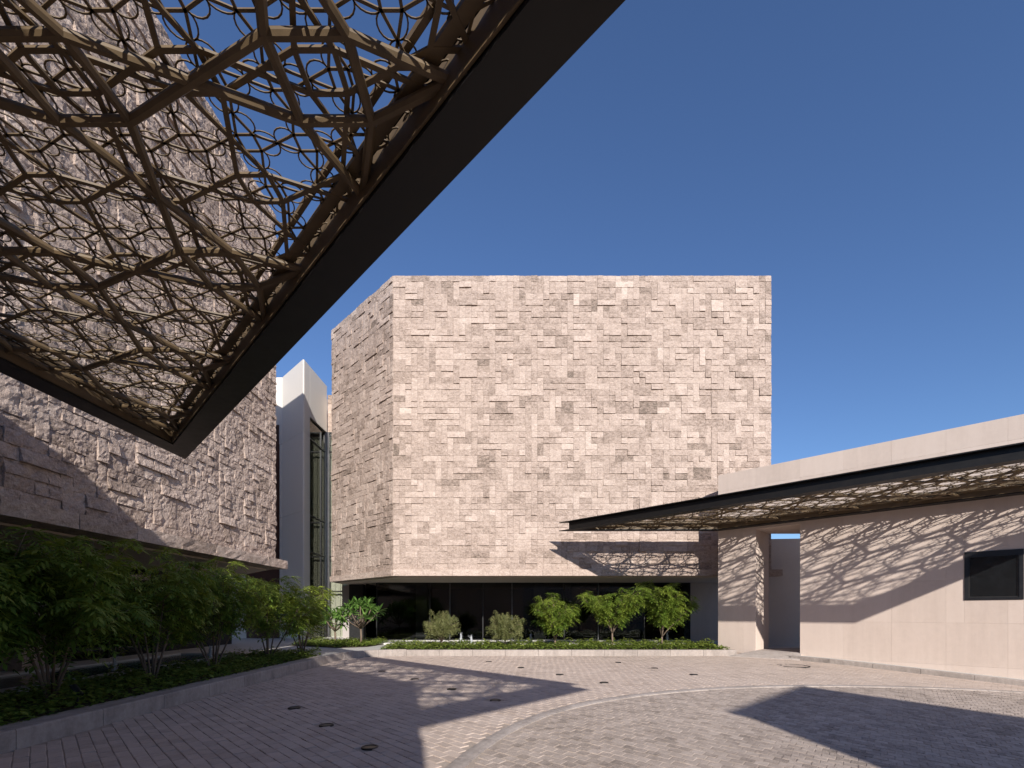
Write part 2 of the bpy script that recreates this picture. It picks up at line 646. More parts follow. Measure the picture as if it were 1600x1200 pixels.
# kerb of the left planter, ending in a rounded corner
lk = tag(empty('planter_kerb', (LX, 8, 0)), 'long grey concrete kerb along the planter below the trees', kind='structure')
path = [(LX, 2.0), (LX, 15.6)] + [(LX + 1.9 - 1.9 * math.cos(a), 15.6 + 1.9 * math.sin(a)) for a in [rad(6 * i) for i in range(1, 16)]]
rp = resample(path, 0.59)
rp_s = [p for p in resample(path, 1.18) if p[1] < 15.5]
rp = rp_s + [p for p in resample(path[1:], 0.497)][1:]
rngk = random.Random(8)
for a, b_ in zip(rp, rp[1:]):
    kerb_block(lk, a, b_, 0.16, -0.06, 0.235, M['kerb'], rngk.uniform(0.3, 0.5))
# flat coping behind it
for a, b_ in zip(rp_s, rp_s[1:]):
    dx, dy = b_[0] - a[0], b_[1] - a[1]
    l = math.hypot(dx, dy)
    nx, ny = -dy / l, dx / l
    kerb_block(lk, (a[0] + nx * 0.165, a[1] + ny * 0.165), (b_[0] + nx * 0.165, b_[1] + ny * 0.165), 0.27, -0.05, 0.225, M['kerb'], rngk.uniform(0.45, 0.6), bev=0.008, name='coping')

# kerb in front of the main building
fk = tag(empty('front_kerb', (0, FY, 0)), 'pale concrete kerb before the main building', kind='structure')
x = LX + 1.9
while x < 8.1:
    kerb_block(fk, (x, FY), (min(x + 1.22, 8.3), FY), 0.22, -0.08, 0.215, M['kerb'], rngk.uniform(0.32, 0.55))
    x += 1.22
# kerb and footway under the gatehouse wall
gk = tag(empty('gate_kerb', (11.5, 14.3, 0)), 'low stone kerb along the foot of the pink gatehouse wall', kind='structure')
s = 9.55
while s < 18:
    kerb_block(gk, (s, KS - s), (min(s + 0.8, 18.2), KS - min(s + 0.8, 18.2)), 0.16, -0.08, 0.13, M['kerb'], rngk.uniform(0.15, 0.45), z_follow=True)
    s += 0.8
mb = MB()
k = 0
pts = [9.4 + 0.4 * i for i in range(24)]
v = []
for s in pts:
    y = KS - s
    v += [(s + 0.12, y + 0.12, G(s, y) + 0.122), (s + 1.2, y + 1.2, G(s, y) + 0.124)]
mb.add(v, [[2 * i, 2 * i + 2, 2 * i + 3, 2 * i + 1] for i in range(len(pts) - 1)])
tag(mb.build('footway', M['rim']), 'narrow footway strip between kerb and pink wall', kind='structure')

# ------------------------------------------------------------------ terraces, beds and pools
mb = MB()
mb.box(-30, 8.0, FY + 0.21, 36, -0.1, 0.190)
mb.prism([(LX - 0.5, 15.4), (LX - 0.14, 15.6)] + [(LX + 1.9 - 2.05 * math.cos(rad(9 * i)), 15.6 + 2.05 * math.sin(rad(9 * i))) for i in range(1, 11)] + [(LX + 1.9, FY + 0.3), (LX - 0.5, FY + 0.3)], -0.1, 0.1895)
mb.box(8.0, 26, 18.62, 36, -0.1, 0.190)
mb.box(-30, LX - 0.42, 1.0, FY + 0.21, -0.1, 0.185)
tag(mb.build('terrace', M['rim']), 'pale paved terrace around the foot of the buildings', kind='structure')
mb = MB()
mb.box(-4.9, 8.02, FY + 0.22, 20.45, 0.0, 0.205)
tag(mb.build('front_bed', M['soil']), 'planting bed of dark soil before the dark glass front', kind='structure')
mb = MB()
mb.prism([(LX - 0.43, 1.5), (LX - 0.43, 15.2), (LX - 0.75, 15.75), (LX - 1.2, 15.97), (-8.4, 15.97), (-8.4, 1.5)], 0.0, 0.20)
tag(mb.build('side_bed', M['soil']), 'planting bed of dark soil beside the long left wall', kind='structure')
mb = MB()
mb.prism([(-9.6, 20.2), (-6.9, 18.7), (-5.9, 19.3), (-5.6, 21.0), (-8.7, 22.8)], 0.0, 0.20)
tag(mb.build('corner_bed', M['soil']), 'small planting bed at the building corner', kind='structure')


def pool(name, x0, x1, y0, y1, rim, lab):
    e = tag(empty(name, ((x0 + x1) / 2, (y0 + y1) / 2, 0.19)), lab, kind='structure')
    t = MB()
    t.box(x0, x1, y0, y1, 0.1, 0.225)
    t.build('water', M['water'], e)
    for nm, bb in (('a', (x0 - rim, x1 + rim, y0 - rim, y0)), ('b', (x0 - rim, x1 + rim, y1, y1 + rim)), ('c', (x0 - rim, x0, y0, y1)), ('d', (x1, x1 + rim, y0, y1))):
        t = MB()
        t.box(*bb, 0.1, 0.262, 0.7)
        t.build('rim', M['rim'], e)
    return e


pool('front_pool', -5.4, 8.4, 20.95, 22.75, 0.22, 'shallow pool with pale rim before the dark glass front')
pool('side_pool', -10.9, -8.95, 4.6, 15.6, 0.3, 'long shallow pool under the overhang of the left building')

# ------------------------------------------------------------------ stone facades
SIZES = [((4, 1), 3), ((3, 1), 8), ((2, 1), 18), ((3, 2), 1.5), ((2, 2), 2.5), ((1, 2), 8), ((1, 1), 13), ((1, 3), 2.5), ((2, 3), 0.3)]


def layout(nx, ny, rng):
    occ = [[False] * nx for _ in range(ny)]
    out = []
    sizes = [s for s, _ in SIZES]
    wts = [w for _, w in SIZES]
    for j in range(ny):
        for i in range(nx):
            if occ[j][i]:
                continue
            for _ in range(12):
                w, h = rng.choices(sizes, wts)[0]
                if i + w <= nx and j + h <= ny and all(not occ[j + b_][i + a] for a in range(w) for b_ in range(h)):
                    break
            else:
                w = h = 1
            for a in range(w):
                for b_ in range(h):
                    occ[j + b_][i + a] = True
            out.append((i, j, w, h))
    return out


def stone_geo(u0, u1, z0, z1, depth, rel, nu, nv, gap, seed, rng, led=0.0):
    """front face of a split stone as a rough grid in (u, z, n), with its sides"""
    u0, u1, z0, z1 = u0 + gap, u1 - gap, z0 + gap, z1 - gap
    tiltu = rng.uniform(-0.3, 0.3) * rel
    ledge = rng.choice((0, 0, 0, 0.3, 0.8, 1.5)) * led
    V = []
    for j in range(nv + 1):
        for i in range(nu + 1):
            fu, fv = i / nu, j / nv
            edge = i in (0, nu) or j in (0, nv)
            u, z = u0 + (u1 - u0) * fu, z0 + (z1 - z0) * fv
            if not edge:
                u += rng.uniform(-0.25, 0.25) * (u1 - u0) / nu
                z += rng.uniform(-0.25, 0.25) * (z1 - z0) / nv
            p = Vector((u * 5.5 + seed, z * 7.5, seed * 0.37))
            q = Vector((u * 16 + seed, z * 20, seed))
            dd = depth + rel * (1.5 * noise.noise(p) + 0.8 * noise.noise(q)) + tiltu * (fu - 0.5) * 2 + ledge * (1 - fv)
            if edge:
                dd -= rel * rng.uniform(0.0, 0.6)
                u += rng.uniform(-0.3, 0.3) * gap
            V.append((u, z, max(dd, 0.008)))
    n1 = nu + 1
    Fs = [[j * n1 + i, j * n1 + i + 1, (j + 1) * n1 + i + 1, (j + 1) * n1 + i] for j in range(nv) for i in range(nu)]
    loop = [i for i in range(nu)] + [j * n1 + nu for j in range(nv)] + [nv * n1 + nu - i for i in range(nu)] + [(nv - j) * n1 for j in range(nv)]
    o = len(V)
    for k in loop:
        V.append((V[k][0], V[k][1], -0.05))
    L = len(loop)
    for k in range(L):
        a, b_ = loop[k], loop[(k + 1) % L]
        Fs.append([b_, a, o + k, o + (k + 1) % L])
    return V, Fs


def facade(O, U, width, z0, height, parent, rel, depths, res, seed, tone_mu, tone_sd, score, led, module=0.25):
    """returns list of (score, MB-args) for all stones of one face"""
    rng = random.Random(seed)
    l = math.hypot(*U)
    U = (U[0] / l, U[1] / l)
    N = (U[1], -U[0])
    nx, ny = round(width / module), round(height / module)
    mu, mz = width / nx, height / ny
    out = []
    for (i, j, w, h) in layout(nx, ny, rng):
        d = rng.choice(depths)
        u0, u1, za, zb = i * mu, (i + w) * mu, z0 + j * mz, z0 + (j + h) * mz
        uc, zc = (u0 + u1) / 2, (za + zb) / 2
        px, py = O[0] + U[0] * uc, O[1] + U[1] * uc
        V, Fs = stone_geo(u0, u1, za, zb, d, rel, max(2, w * res), max(2, h * res), 0.0025, rng.uniform(0, 90), rng, led)
        P = [(O[0] + U[0] * a + N[0] * c, O[1] + U[1] * a + N[1] * c, b_) for (a, b_, c) in V]
        patch = noise.noise(Vector((px * 0.45, py * 0.45 + seed, zc * 0.5)))
        tone = min(0.98, max(0.05, rng.gauss(tone_mu, tone_sd) - (0.13 if rng.random() < 0.22 else 0) + 0.12 * patch))
        sc = score(px, py, zc, (u1 - u0) * (zb - za))
        out.append((sc, P, Fs, tone, (px, py, zc)))
    return out


def lay_stones(lst, parent, nparts, mat):
    lst.sort(key=lambda s: -s[0])
    rest = MB()
    for k, (sc, P, Fs, tone, c) in enumerate(lst):
        if k < nparts:
            t = MB()
            t.add(P, Fs, tone)
            t.build('stone', mat, parent, c)
        else:
            rest.add(P, Fs, tone)
    o = rest.build('stonework', mat, parent)
    tag(o, kind='stuff')


def lip_band(parent, pts, z0, z1, out, deep, step, seed, mat, rel=0.02, tone=0.6):
    """row of long edge stones along a polyline, whose outer side is to the right of travel"""
    rng = random.Random(seed)
    for a, b_ in zip(pts, pts[1:]):
        l = math.dist(a, b_)
        U = ((b_[0] - a[0]) / l, (b_[1] - a[1]) / l)
        N = (U[1], -U[0])
        n = max(1, round(l / step))
        for k in range(n):
            u0, u1 = l * k / n, l * (k + 1) / n
            V, Fs = stone_geo(u0, u1, z0, z1, out, rel, 6, 3, 0.004, rng.uniform(0, 99), rng)
            V = [(p, q, r if r > 0 else -deep) for (p, q, r) in V]
            nfront = 7 * 4
            loop_n = len(V) - nfront
            Fs = Fs + [[nfront + i for i in range(loop_n)]]
            P = [(a[0] + U[0] * p + N[0] * r, a[1] + U[1] * p + N[1] * r, q) for (p, q, r) in V]
            t = MB()
            t.add(P, Fs, min(0.95, max(0.1, rng.gauss(tone, 0.1))))
            c = (a[0] + U[0] * (u0 + u1) / 2, a[1] + U[1] * (u0 + u1) / 2, z0)
            t.build('edge_stone', mat, parent, c)


def area_score(x, y, z, a):
    return (a / (y * y)) * (1 if seen(x, y, z, 5) else 0.001)


# main building: a stone drum floating over a dark glass ground floor
TOP, LOW = 15.66, 3.12
MX0, MX1, MY = -4.95, 10.8, 19.8
CHX, CHY = -8.96, 23.62
mainb = tag(empty('stone_building', (1, 26, 0)), 'large pale split-stone building with a chamfered corner above dark glass', 'building')
mb = MB()
mb.prism([(MX0, MY), (MX1 - 0.02, MY), (MX1 - 0.02, 36), (CHX + 0.02, 36), (CHX, CHY)], LOW + 0.02, TOP - 0.04, 0.6)
mb.build('core_wall', M['stone_plain'], mainb)
st = facade((MX0, MY), (1, 0), MX1 - MX0 + 0.02, LOW + 0.27, TOP - LOW - 0.27, mainb, 0.012, (0.03, 0.035, 0.04, 0.05), 3, 21, 0.57, 0.11, area_score, 0.024)
st += facade((CHX, CHY), (MX0 - CHX, MY - CHY), math.dist((CHX, CHY), (MX0, MY)), LOW + 0.27, TOP - LOW - 0.27, mainb, 0.012, (0.03, 0.035, 0.04, 0.05), 3, 22, 0.56, 0.11, area_score, 0.024)
lay_stones(st, mainb, 300, M['stone'])
lip_band(mainb, [(CHX, CHY + 6), (CHX, CHY), (MX0, MY), (MX1 + 0.45, MY)], LOW, LOW + 0.275, 0.13, 0.3, 1.25, 5, M['stone'], 0.010, 0.64)
# soffit slab
mb = MB()
mb.prism([(MX0 + 0.1, MY + 0.2), (MX1, MY + 0.2), (MX1, 30), (CHX + 0.2, 30), (CHX + 0.2, CHY + 0.1)], LOW - 0.03, LOW + 0.015)
mb.build('soffit', M['wall'], mainb)
# ground-floor glazing
GY = 23.65
gl = empty('glass_front', (1, GY, 0.2))
attach(gl, mainb)
edges = [-6.75, -4.1, -3.1, -1.45, 0.0, 2.6, 4.3, 6.6, 8.87]
for a, b_ in zip(edges, edges[1:]):
    t = MB()
    t.box(a + 0.025, b_ - 0.025, GY, GY + 0.02, 0.24, LOW - 0.06)
    t.build('pane', M['glass'], gl)
for a in edges:
    t = MB()
    t.box(a - 0.022, a + 0.022, GY - 0.05, GY + 0.08, 0.2, LOW - 0.04)
    t.build('mullion', M['alu'] if a in (-3.1, 0.0, 4.3) else M['black'], gl)
t = MB()
t.box(-6.75, 8.87, GY - 0.03, GY + 0.06, 0.19, 0.24)
t.build('bottom_rail', M['alu'], gl)
t = MB()
t.box(-6.75, 8.87, GY - 0.03, GY + 0.06, LOW - 0.06, LOW - 0.032)
t.build('top_rail', M['black'], gl)
# left return of the glazing
for a, b_ in ((24.0, 26.2), (26.2, 29.0)):
    t = MB()
    t.box(-7.4, -7.38, a, b_ - 0.04, 0.24, LOW - 0.06)
    t.build('pane', M['glass'], gl)
t = MB()
t.box(-8.6, -7.85, 25.0, 25.4, 0.19, LOW - 0.04)
t.build('column', M['black'], mainb)
t = MB()
t.box(-9.3, -8.55, 26.0, 26.4, 0.19, LOW - 0.04)
t.build('column', M['grey_wall'], mainb)
t = MB()
t.box(8.90, MX1 - 0.05, GY, GY + 0.3, 0.19, LOW - 0.035)
t.build('concrete_wall', M['wall'], mainb)
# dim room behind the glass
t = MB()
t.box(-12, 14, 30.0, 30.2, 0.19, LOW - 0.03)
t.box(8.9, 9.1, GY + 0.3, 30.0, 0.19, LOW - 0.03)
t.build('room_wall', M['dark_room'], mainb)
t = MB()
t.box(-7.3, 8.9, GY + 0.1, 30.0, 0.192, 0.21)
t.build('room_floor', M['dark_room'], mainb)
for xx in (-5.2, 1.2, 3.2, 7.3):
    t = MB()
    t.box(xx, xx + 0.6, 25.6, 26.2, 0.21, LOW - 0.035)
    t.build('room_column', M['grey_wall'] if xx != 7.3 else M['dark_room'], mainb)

# left building
LFX, LY0, LY1 = -8.42, 3.3, 16.8
leftb = tag(empty('side_stone_building', (LFX - 4, 10, 0)), 'tall rough stone building on the left behind the lattice canopy', 'building')
mb = MB()
mb.prism([(-22, LY0), (LFX, LY0), (LFX, LY1 - 0.02), (LFX - 5, LY1 + 4.98), (-22, LY1 + 4.98)], LOW + 0.02, TOP - 0.04, 0.55)
mb.build('core_wall', M['stone_plain'], leftb)
st = facade((LFX, LY0), (0, 1), LY1 - LY0, LOW + 0.3, TOP - LOW - 0.3, leftb, 0.018, (0.04, 0.045, 0.055, 0.065), 5, 31, 0.58, 0.10, area_score, 0.035)
lay_stones(st, leftb, 300, M['stone'])
lip_band(leftb, [(LFX, LY0), (LFX, LY1 - 0.05)], LOW, LOW + 0.3, 0.5, 0.2, 1.35, 6, M['stone'], 0.016, 0.55)
mb = MB()
mb.prism([(-14, LY0), (LFX - 0.25, LY0), (LFX - 0.25, LY1 - 0.1), (LFX - 4.9, LY1 + 4.6), (-14, LY1 + 4.6)], LOW - 0.03, LOW + 0.015)
mb.build('soffit', M['wall'], leftb)
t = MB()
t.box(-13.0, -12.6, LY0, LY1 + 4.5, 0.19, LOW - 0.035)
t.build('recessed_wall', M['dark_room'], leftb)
for k in range(7):
    y0 = LY0 + 0.3 + k * 1.85
    t = MB()
    t.box(-12.56, -12.54, y0, y0 + 1.8, 0.25, LOW - 0.05)
    t.build('pane', M['glass'], leftb)
    t = MB()
    t.box(-12.6, -12.48, y0 + 1.8, y0 + 1.85, 0.19, LOW - 0.04)
    t.build('mullion', M['black'], leftb)
t = MB()
t.box(-12.4, -11.8, 11.4, 12.0, 0.19, LOW - 0.035)
t.build('column', M['stone_plain'], leftb)

# white folded stair tower between the two
tower = tag(empty('white_tower', (-12.6, 28.5, 0)), 'white folded stair tower with tall window between the stone buildings', 'tower')
ta, tb, tc = (-12.55, 25.93), (-10.59, 24.06), (-10.55, 26.93)
TT, TH = 14.46, 11.83
mb = MB()
mb.prism([(-30, 25.96), (ta[0] + 0.03, 25.96), (tb[0] - 0.03, tb[1] + 0.04), (tb[0] - 0.03, 24.72), (-11.1, 24.72), (-11.1, 31), (-30, 31)], 0.15, TT - 0.05)
mb.build('core_wall', M['white'], tower)
mb = MB()
mb.prism([(-11.09, 24.73), (tb[0] - 0.03, 24.73), (tc[0] - 0.03, 26.93), (-11.09, 26.93)], TH, TT - 0.05)
mb.build('head_wall', M['white'], tower)
rows = [0.2, 2.8, 6.8, 10.8, TT]


def wall_panel(parent, a, b_, z0, z1, thick, mat, tone, gap=0.006, name='panel'):
    l = math.dist(a, b_)
    U = ((b_[0] - a[0]) / l, (b_[1] - a[1]) / l)
    N = (U[1], -U[0])
    p, q = (a[0] + U[0] * gap, a[1] + U[1] * gap), (b_[0] - U[0] * gap, b_[1] - U[1] * gap)
    e = 0.0015
    t = MB()
    V = []
    for off, k in ((0.0, 0.0), (thick - e, 0.0), (thick, e)):
        for (pt, s, zz) in ((p, 1, z0 + gap + k), (q, -1, z0 + gap + k), (q, -1, z1 - gap - k), (p, 1, z1 - gap - k)):
            V.append((pt[0] + U[0] * s * k + N[0] * off, pt[1] + U[1] * s * k + N[1] * off, zz))
    Fs = [[8, 9, 10, 11], [3, 2, 1, 0]]
    for o in (0, 4):
        for i in range(4):
            j = (i + 1) % 4
            Fs.append([o + i, o + j, o + 4 + j, o + 4 + i])
    t.add(V, Fs, tone)
    return t.build(name, mat, parent, ((a[0] + b_[0]) / 2, (a[1] + b_[1]) / 2, z0))


rngp = random.Random(4)
for r0, r1 in zip(rows, rows[1:]):
    wall_panel(tower, ta, tb, r0, r1, 0.03, M['white'], rngp.uniform(0.4, 0.6))
    wall_panel(tower, (-12.72 if r1 < 14 else -16, 25.93), ta, r0, r1, 0.03, M['white'], rngp.uniform(0.4, 0.6))
    wall_panel(tower, tb, (-10.585, 24.74), r0, r1, 0.03, M['white'], rngp.uniform(0.4, 0.6))
wall_panel(tower, (-10.585, 24.74), tc, TH, TT, 0.03, M['white'], 0.5)
t = MB()
t.box(-14.5, -12.735, 25.86, 25.95, 0.2, 11.85)
t.build('brown_panel', M['brown'], tower)
win = empty('window', (-10.62, 25.8, 0.2))
attach(win, tower)
zs = [0.22, 2.8, 4.77, 6.71, 10.73, TH - 0.02]
for z0, z1 in zip(zs, zs[1:]):
    t = MB()
    t.box(-10.66, -10.645, 24.76, 26.86, z0 + 0.03, z1 - 0.03)
    t.build('pane', M['glass_clear'], win)
    t = MB()
    t.box(-10.70, -10.58, 24.75, 26.88, z1 - 0.035, z1 + 0.035)
    t.build('transom', M['black'], win)
    t = MB()
    t.box(-10.44, -8.2, 26.95, 26.97, z0 + 0.03, z1 - 0.03)
    t.build('pane', M['glass_clear'], win)
    t = MB()
    t.box(-10.45, -8.2, 26.90, 27.01, z1 - 0.034, z1 + 0.034)
    t.build('transom', M['black'], win)
for (x_, y_) in ((-10.66, 24.76), (-10.66, 26.86), (-10.42, 26.92)):
    t = MB()
    t.box(x_ - 0.045, x_ + 0.045, y_ - 0.03, y_ + 0.07, 0.2, TH)
    t.build('mullion', M['alu'], win)
t = MB()
for k in range(40):
    y = 24.8 + k * 0.053
    w_ = 0.03 * math.sin(k * 1.9)
    t.box(-10.86 + w_, -10.84 + w_, y, y + 0.05, 0.2, TH - 0.1)
t.build('curtain', M['curtain'], tower)
t = MB()
for k in range(30):
    x = -10.5 + k * 0.075
    w_ = 0.03 * math.sin(k * 1.7)
    t.box(x, x + 0.07, 27.35 + w_, 27.37 + w_, 0.2, TH - 0.1)
t.build('curtain', M['curtain'], tower)
for zz in (3.3, 6.9, 10.9):
    t = MB()
    t.box(-11.08, -10.72, 24.78, 26.85, zz - 0.1, zz + 0.1)
    t.build('floor_slab', M['grey_wall'], tower)
# stone link behind it
link = tag(empty('link_wall', (-9.4, 27.2, 0)), 'narrow strip of pale stone wall above the tall tower window', 'wall')
mb = MB()
mb.box(-10.5, -8.0, 27.03, 29, TH + 0.02, 14.0, 0.6)
mb.build('core_wall', M['stone_plain'], link)
for k in range(4):
    lip_band(link, [(-10.5, 27.0), (-8.1, 27.0)], TH + 0.04 + 0.53 * k, TH + 0.57 + 0.53 * k, 0.03, 0.02, 0.5 + 0.15 * k, 17 + k, M['stone'], 0.006, 0.65)

# ------------------------------------------------------------------ gatehouse on the right
GT = 6.95
WP = lambda t, o=0.0: (8.05 + t - o / R2, 18.5 - t - o / R2)      # along the wall; o = metres out of it
T1, T2, T3 = 0.97, 1.99, 12.0
SOF = 4.69
gate = tag(empty('gatehouse', (12, 17, 0)), 'pink rendered gatehouse wall with narrow passage and dark window', 'building')
IN = 0.03
mb = MB()
mb.prism([WP(0.03, -IN), WP(T1 - 0.03, -IN), (10.07, 18.58), (10.07, 19.3), (8.8, 19.3)], -0.3, GT - 0.03)
mb.build('pier', M['wall'], gate)
mb = MB()
mb.prism([WP(T1 - 0.03, -IN), WP(T2 + 0.03, -IN), (12.1, 18.6), (10.06, 18.6)], SOF, GT - 0.035)
mb.build('lintel', M['wall'], gate)
mb = MB()
mb.prism([WP(T2 + 0.03, -IN), WP(T2 + 2.6, -IN), WP(T2 + 2.6, -1.48), (13.69, 18.61), (12.12, 18.61)], -1.0, GT - 0.03)
mb.prism([WP(T2 + 2.601, -IN), WP(T3, -IN), WP(T3, -1.48), WP(T2 + 2.601, -1.48)], -1.0, GT - 0.031)
mb.build('block', M['wall'], gate)
cols = [T2 + 0.885 * k for k in range(12)]
rws = [-1.0, 0.07, 1.30, 2.55, 3.80, 5.05, 6.30, GT]
W0, W1, WZ0, WZ1 = 4.92, 5.74, 1.95, 3.32
rngp = random.Random(14)


def cut(rect, hole):
    a0, a1, z0, z1 = rect
    b0, b1, y0, y1 = hole
    if b0 >= a1 or b1 <= a0 or y0 >= z1 or y1 <= z0:
        return [rect]
    o = []
    if b0 > a0:
        o.append((a0, b0, z0, z1))
    if b1 < a1:
        o.append((b1, a1, z0, z1))
    m0, m1 = max(a0, b0), min(a1, b1)
    if y0 > z0:
        o.append((m0, m1, z0, y0))
    if y1 < z1:
        o.append((m0, m1, y1, z1))
    return o


for c0, c1 in zip(cols, cols[1:]):
    for r0, r1 in zip(rws, rws[1:]):
        for (a0, a1, z0, z1) in cut((c0, c1, r0, r1), (W0, W1, WZ0, WZ1)):
            wall_panel(gate, WP(a0, -IN), WP(a1, -IN), z0, z1, IN, M['wall'], rngp.uniform(0.3, 0.7), 0.0009)
for r0, r1 in zip(rws[1:], rws[2:]):
    for (a0, a1) in ((0, 0.66), (0.66, T1)):
        wall_panel(gate, WP(a0, -IN), WP(a1, -IN), r0, r1, IN, M['wall'], rngp.uniform(0.3, 0.7), 0.0009)
    if r0 > 5:
        wall_panel(gate, WP(T1, -IN), WP(T2, -IN), r0, r1, IN, M['wall'], rngp.uniform(0.3, 0.7), 0.0009)
wall_panel(gate, WP(T1, -IN), WP(T2, -IN), SOF, 5.05, IN, M['wall'], 0.5, 0.0018)
wdw = empty('window', (*WP(W0 + 0.4), 1.95))
attach(wdw, gate)
fw = 0.06


def wbox(a0, a1, z0, z1, o0, o1, name, mat, parent):
    t = MB()
    t.prism([WP(a0, o0), WP(a1, o0), WP(a1, o1), WP(a0, o1)], z0, z1)
    return t.build(name, mat, parent)


for (a0, a1, z0, z1) in ((W0, W1, WZ1 - 0.16, WZ1), (W0, W1, WZ0, WZ0 + 0.07), (W0, W0 + fw, WZ0 + 0.07, WZ1 - 0.16), (W1 - fw, W1, WZ0 + 0.07, WZ1 - 0.16)):
    wbox(a0, a1, z0, z1, -0.03, 0.02, 'frame', M['black'], wdw)
for (a0, a1, z0, z1) in ((W0 + fw, W1 - fw, WZ0 + 0.07, WZ0 + 0.1), (W0 + fw, W0 + fw + 0.02, WZ0 + 0.1, WZ1 - 0.16), (W1 - fw - 0.02, W1 - fw, WZ0 + 0.1, WZ1 - 0.16)):
    wbox(a0, a1, z0, z1, -0.03, 0.004, 'sash', M['iron'], wdw)
M['pane_dark'] = simple('dark_pane', (0.010, 0.011, 0.012), 0.14, 0, 0.5)
wbox(W0 + fw + 0.02, W1 - fw - 0.02, WZ0 + 0.1, WZ1 - 0.16, -0.03, -0.012, 'pane', M['pane_dark'], wdw)
# sloping threshold slab
t = MB()
V = [(*WP(T1 - 0.45, 1.05), 0.012), (*WP(T2 + 0.1, 0.62), 0.012), (*WP(T2 + 0.02, -0.1), 0.2), (*WP(T1 - 0.02, -0.1), 0.2)]
V2 = [(x_, y_, -0.2) for (x_, y_, _) in V]
t.add(V2 + V, [[4, 5, 6, 7], [0, 1, 5, 4], [1, 2, 6, 5], [2, 3, 7, 6], [3, 0, 4, 7]], 0.8)
tag(t.build('threshold', M['kerb']), 'sloping pale threshold slab before the narrow passage', kind='structure')
t = MB()
t.prism([WP(T1, -0.08), WP(T2, -0.08), (12.4, 18.7), (10, 18.7)], 0.0, 0.196)
tag(t.build('passage_floor', M['kerb']), 'floor slab of the narrow passage', kind='structure')
# court wall seen through the passage
t = MB()
t.prism([(10.83, 20.39), (20, 19.45), (20, 19.75), (10.83, 20.69)], 0.1, 4.76, 0.5)
t.prism([(9.6, 20.517), (10.829, 20.39), (10.829, 20.69), (9.6, 20.82)], 0.1, 3.085, 0.5)
tag(t.build('court_wall', M['cream']), 'plain shaded wall seen through the narrow passage', 'wall')

# buildings behind the photographer, whose shade falls into the court
ent = tag(empty('entrance_building', (-6, -4, 0)), 'pink rendered entrance building carrying the large lattice canopy', 'building')
EH = 6.6
e0, e1 = (-7.28, 4.10), (1.12, -4.30)
t = MB()
t.prism([e0, e1, (-7, -12.4), (-15.4, -4.0)], -0.6, EH)
t.build('block', M['wall'], ent)
for k in range(9):
    f0, f1 = k / 9, (k + 1) / 9
    a = (e0[0] + (e1[0] - e0[0]) * f0, e0[1] + (e1[1] - e0[1]) * f0)
    b_ = (e0[0] + (e1[0] - e0[0]) * f1, e0[1] + (e1[1] - e0[1]) * f1)
    for z0, z1 in ((-0.5, 2.5), (2.5, 4.55), (5.3, EH + 0.02)):
        wall_panel(ent, b_, a, z0, z1, 0.03, M['wall'], 0.5, 0.002)
pw = tag(empty('added_reflection_wall', (5, -20, 0)), 'tall plain unseen wall added behind the photographer to darken the glass reflections', 'wall')  # unseen wall, added so the ground-floor glass mirrors it instead of pale sky
for k in range(12):
    t = MB()
    t.box(-31 + 6 * k, -25.01 + 6 * k, -20.3, -20.0, -0.8, 6.0, 0.5)
    t.build('panel', M['grey_wall'], pw)
t = MB()
t.box(-31, 41, -20.36, -19.94, 6.0, 6.12, 0.6)
t.build('coping', M['wall'], pw)
gb = tag(empty('guard_block', (11, -9, 0)), 'plain pink block at the far side of the court', 'building')
t = MB()
t.prism([(7.14, -7.3), (10.0, -4.6), (17, -11.6), (14.14, -14.3)], -0.8, 6.6)
t.build('block', M['wall'], gb)
t = MB()
t.prism([(7.0, -7.3), (10.0, -4.46), (17.14, -11.6), (14.14, -14.44)], 6.6, 6.7)
t.build('coping', M['wall'], gb)

# ------------------------------------------------------------------ lattice canopies
def inset(poly, d):
    """inset of a convex polygon given counter-clockwise"""
    n = len(poly)
    lines = []
    for i in range(n):
        a, b_ = poly[i], poly[(i + 1) % n]
        l = math.dist(a, b_)
        nx, ny = -(b_[1] - a[1]) / l, (b_[0] - a[0]) / l
        lines.append((nx, ny, nx * a[0] + ny * a[1] + d))
    out = []
    for i in range(n):
        a1, b1, c1 = lines[i - 1]
        a2, b2, c2 = lines[i]
        det = a1 * b2 - a2 * b1
        out.append(((c1 * b2 - c2 * b1) / det, (a1 * c2 - a2 * c1) / det))
    return out, lines


def clip(p, q, lines):
    t0, t1 = 0.0, 1.0
    for (nx, ny, c) in lines:
        dp = nx * p[0] + ny * p[1] - c
        dq = nx * q[0] + ny * q[1] - c
        if dp < 0 and dq < 0:
            return None
        if dp < 0:
            t0 = max(t0, dp / (dp - dq))
        elif dq < 0:
            t1 = min(t1, dp / (dp - dq))
    if t1 - t0 < 1e-3:
        return None
    L = lambda t: (p[0] + (q[0] - p[0]) * t, p[1] + (q[1] - p[1]) * t)
    return L(t0), L(t1)


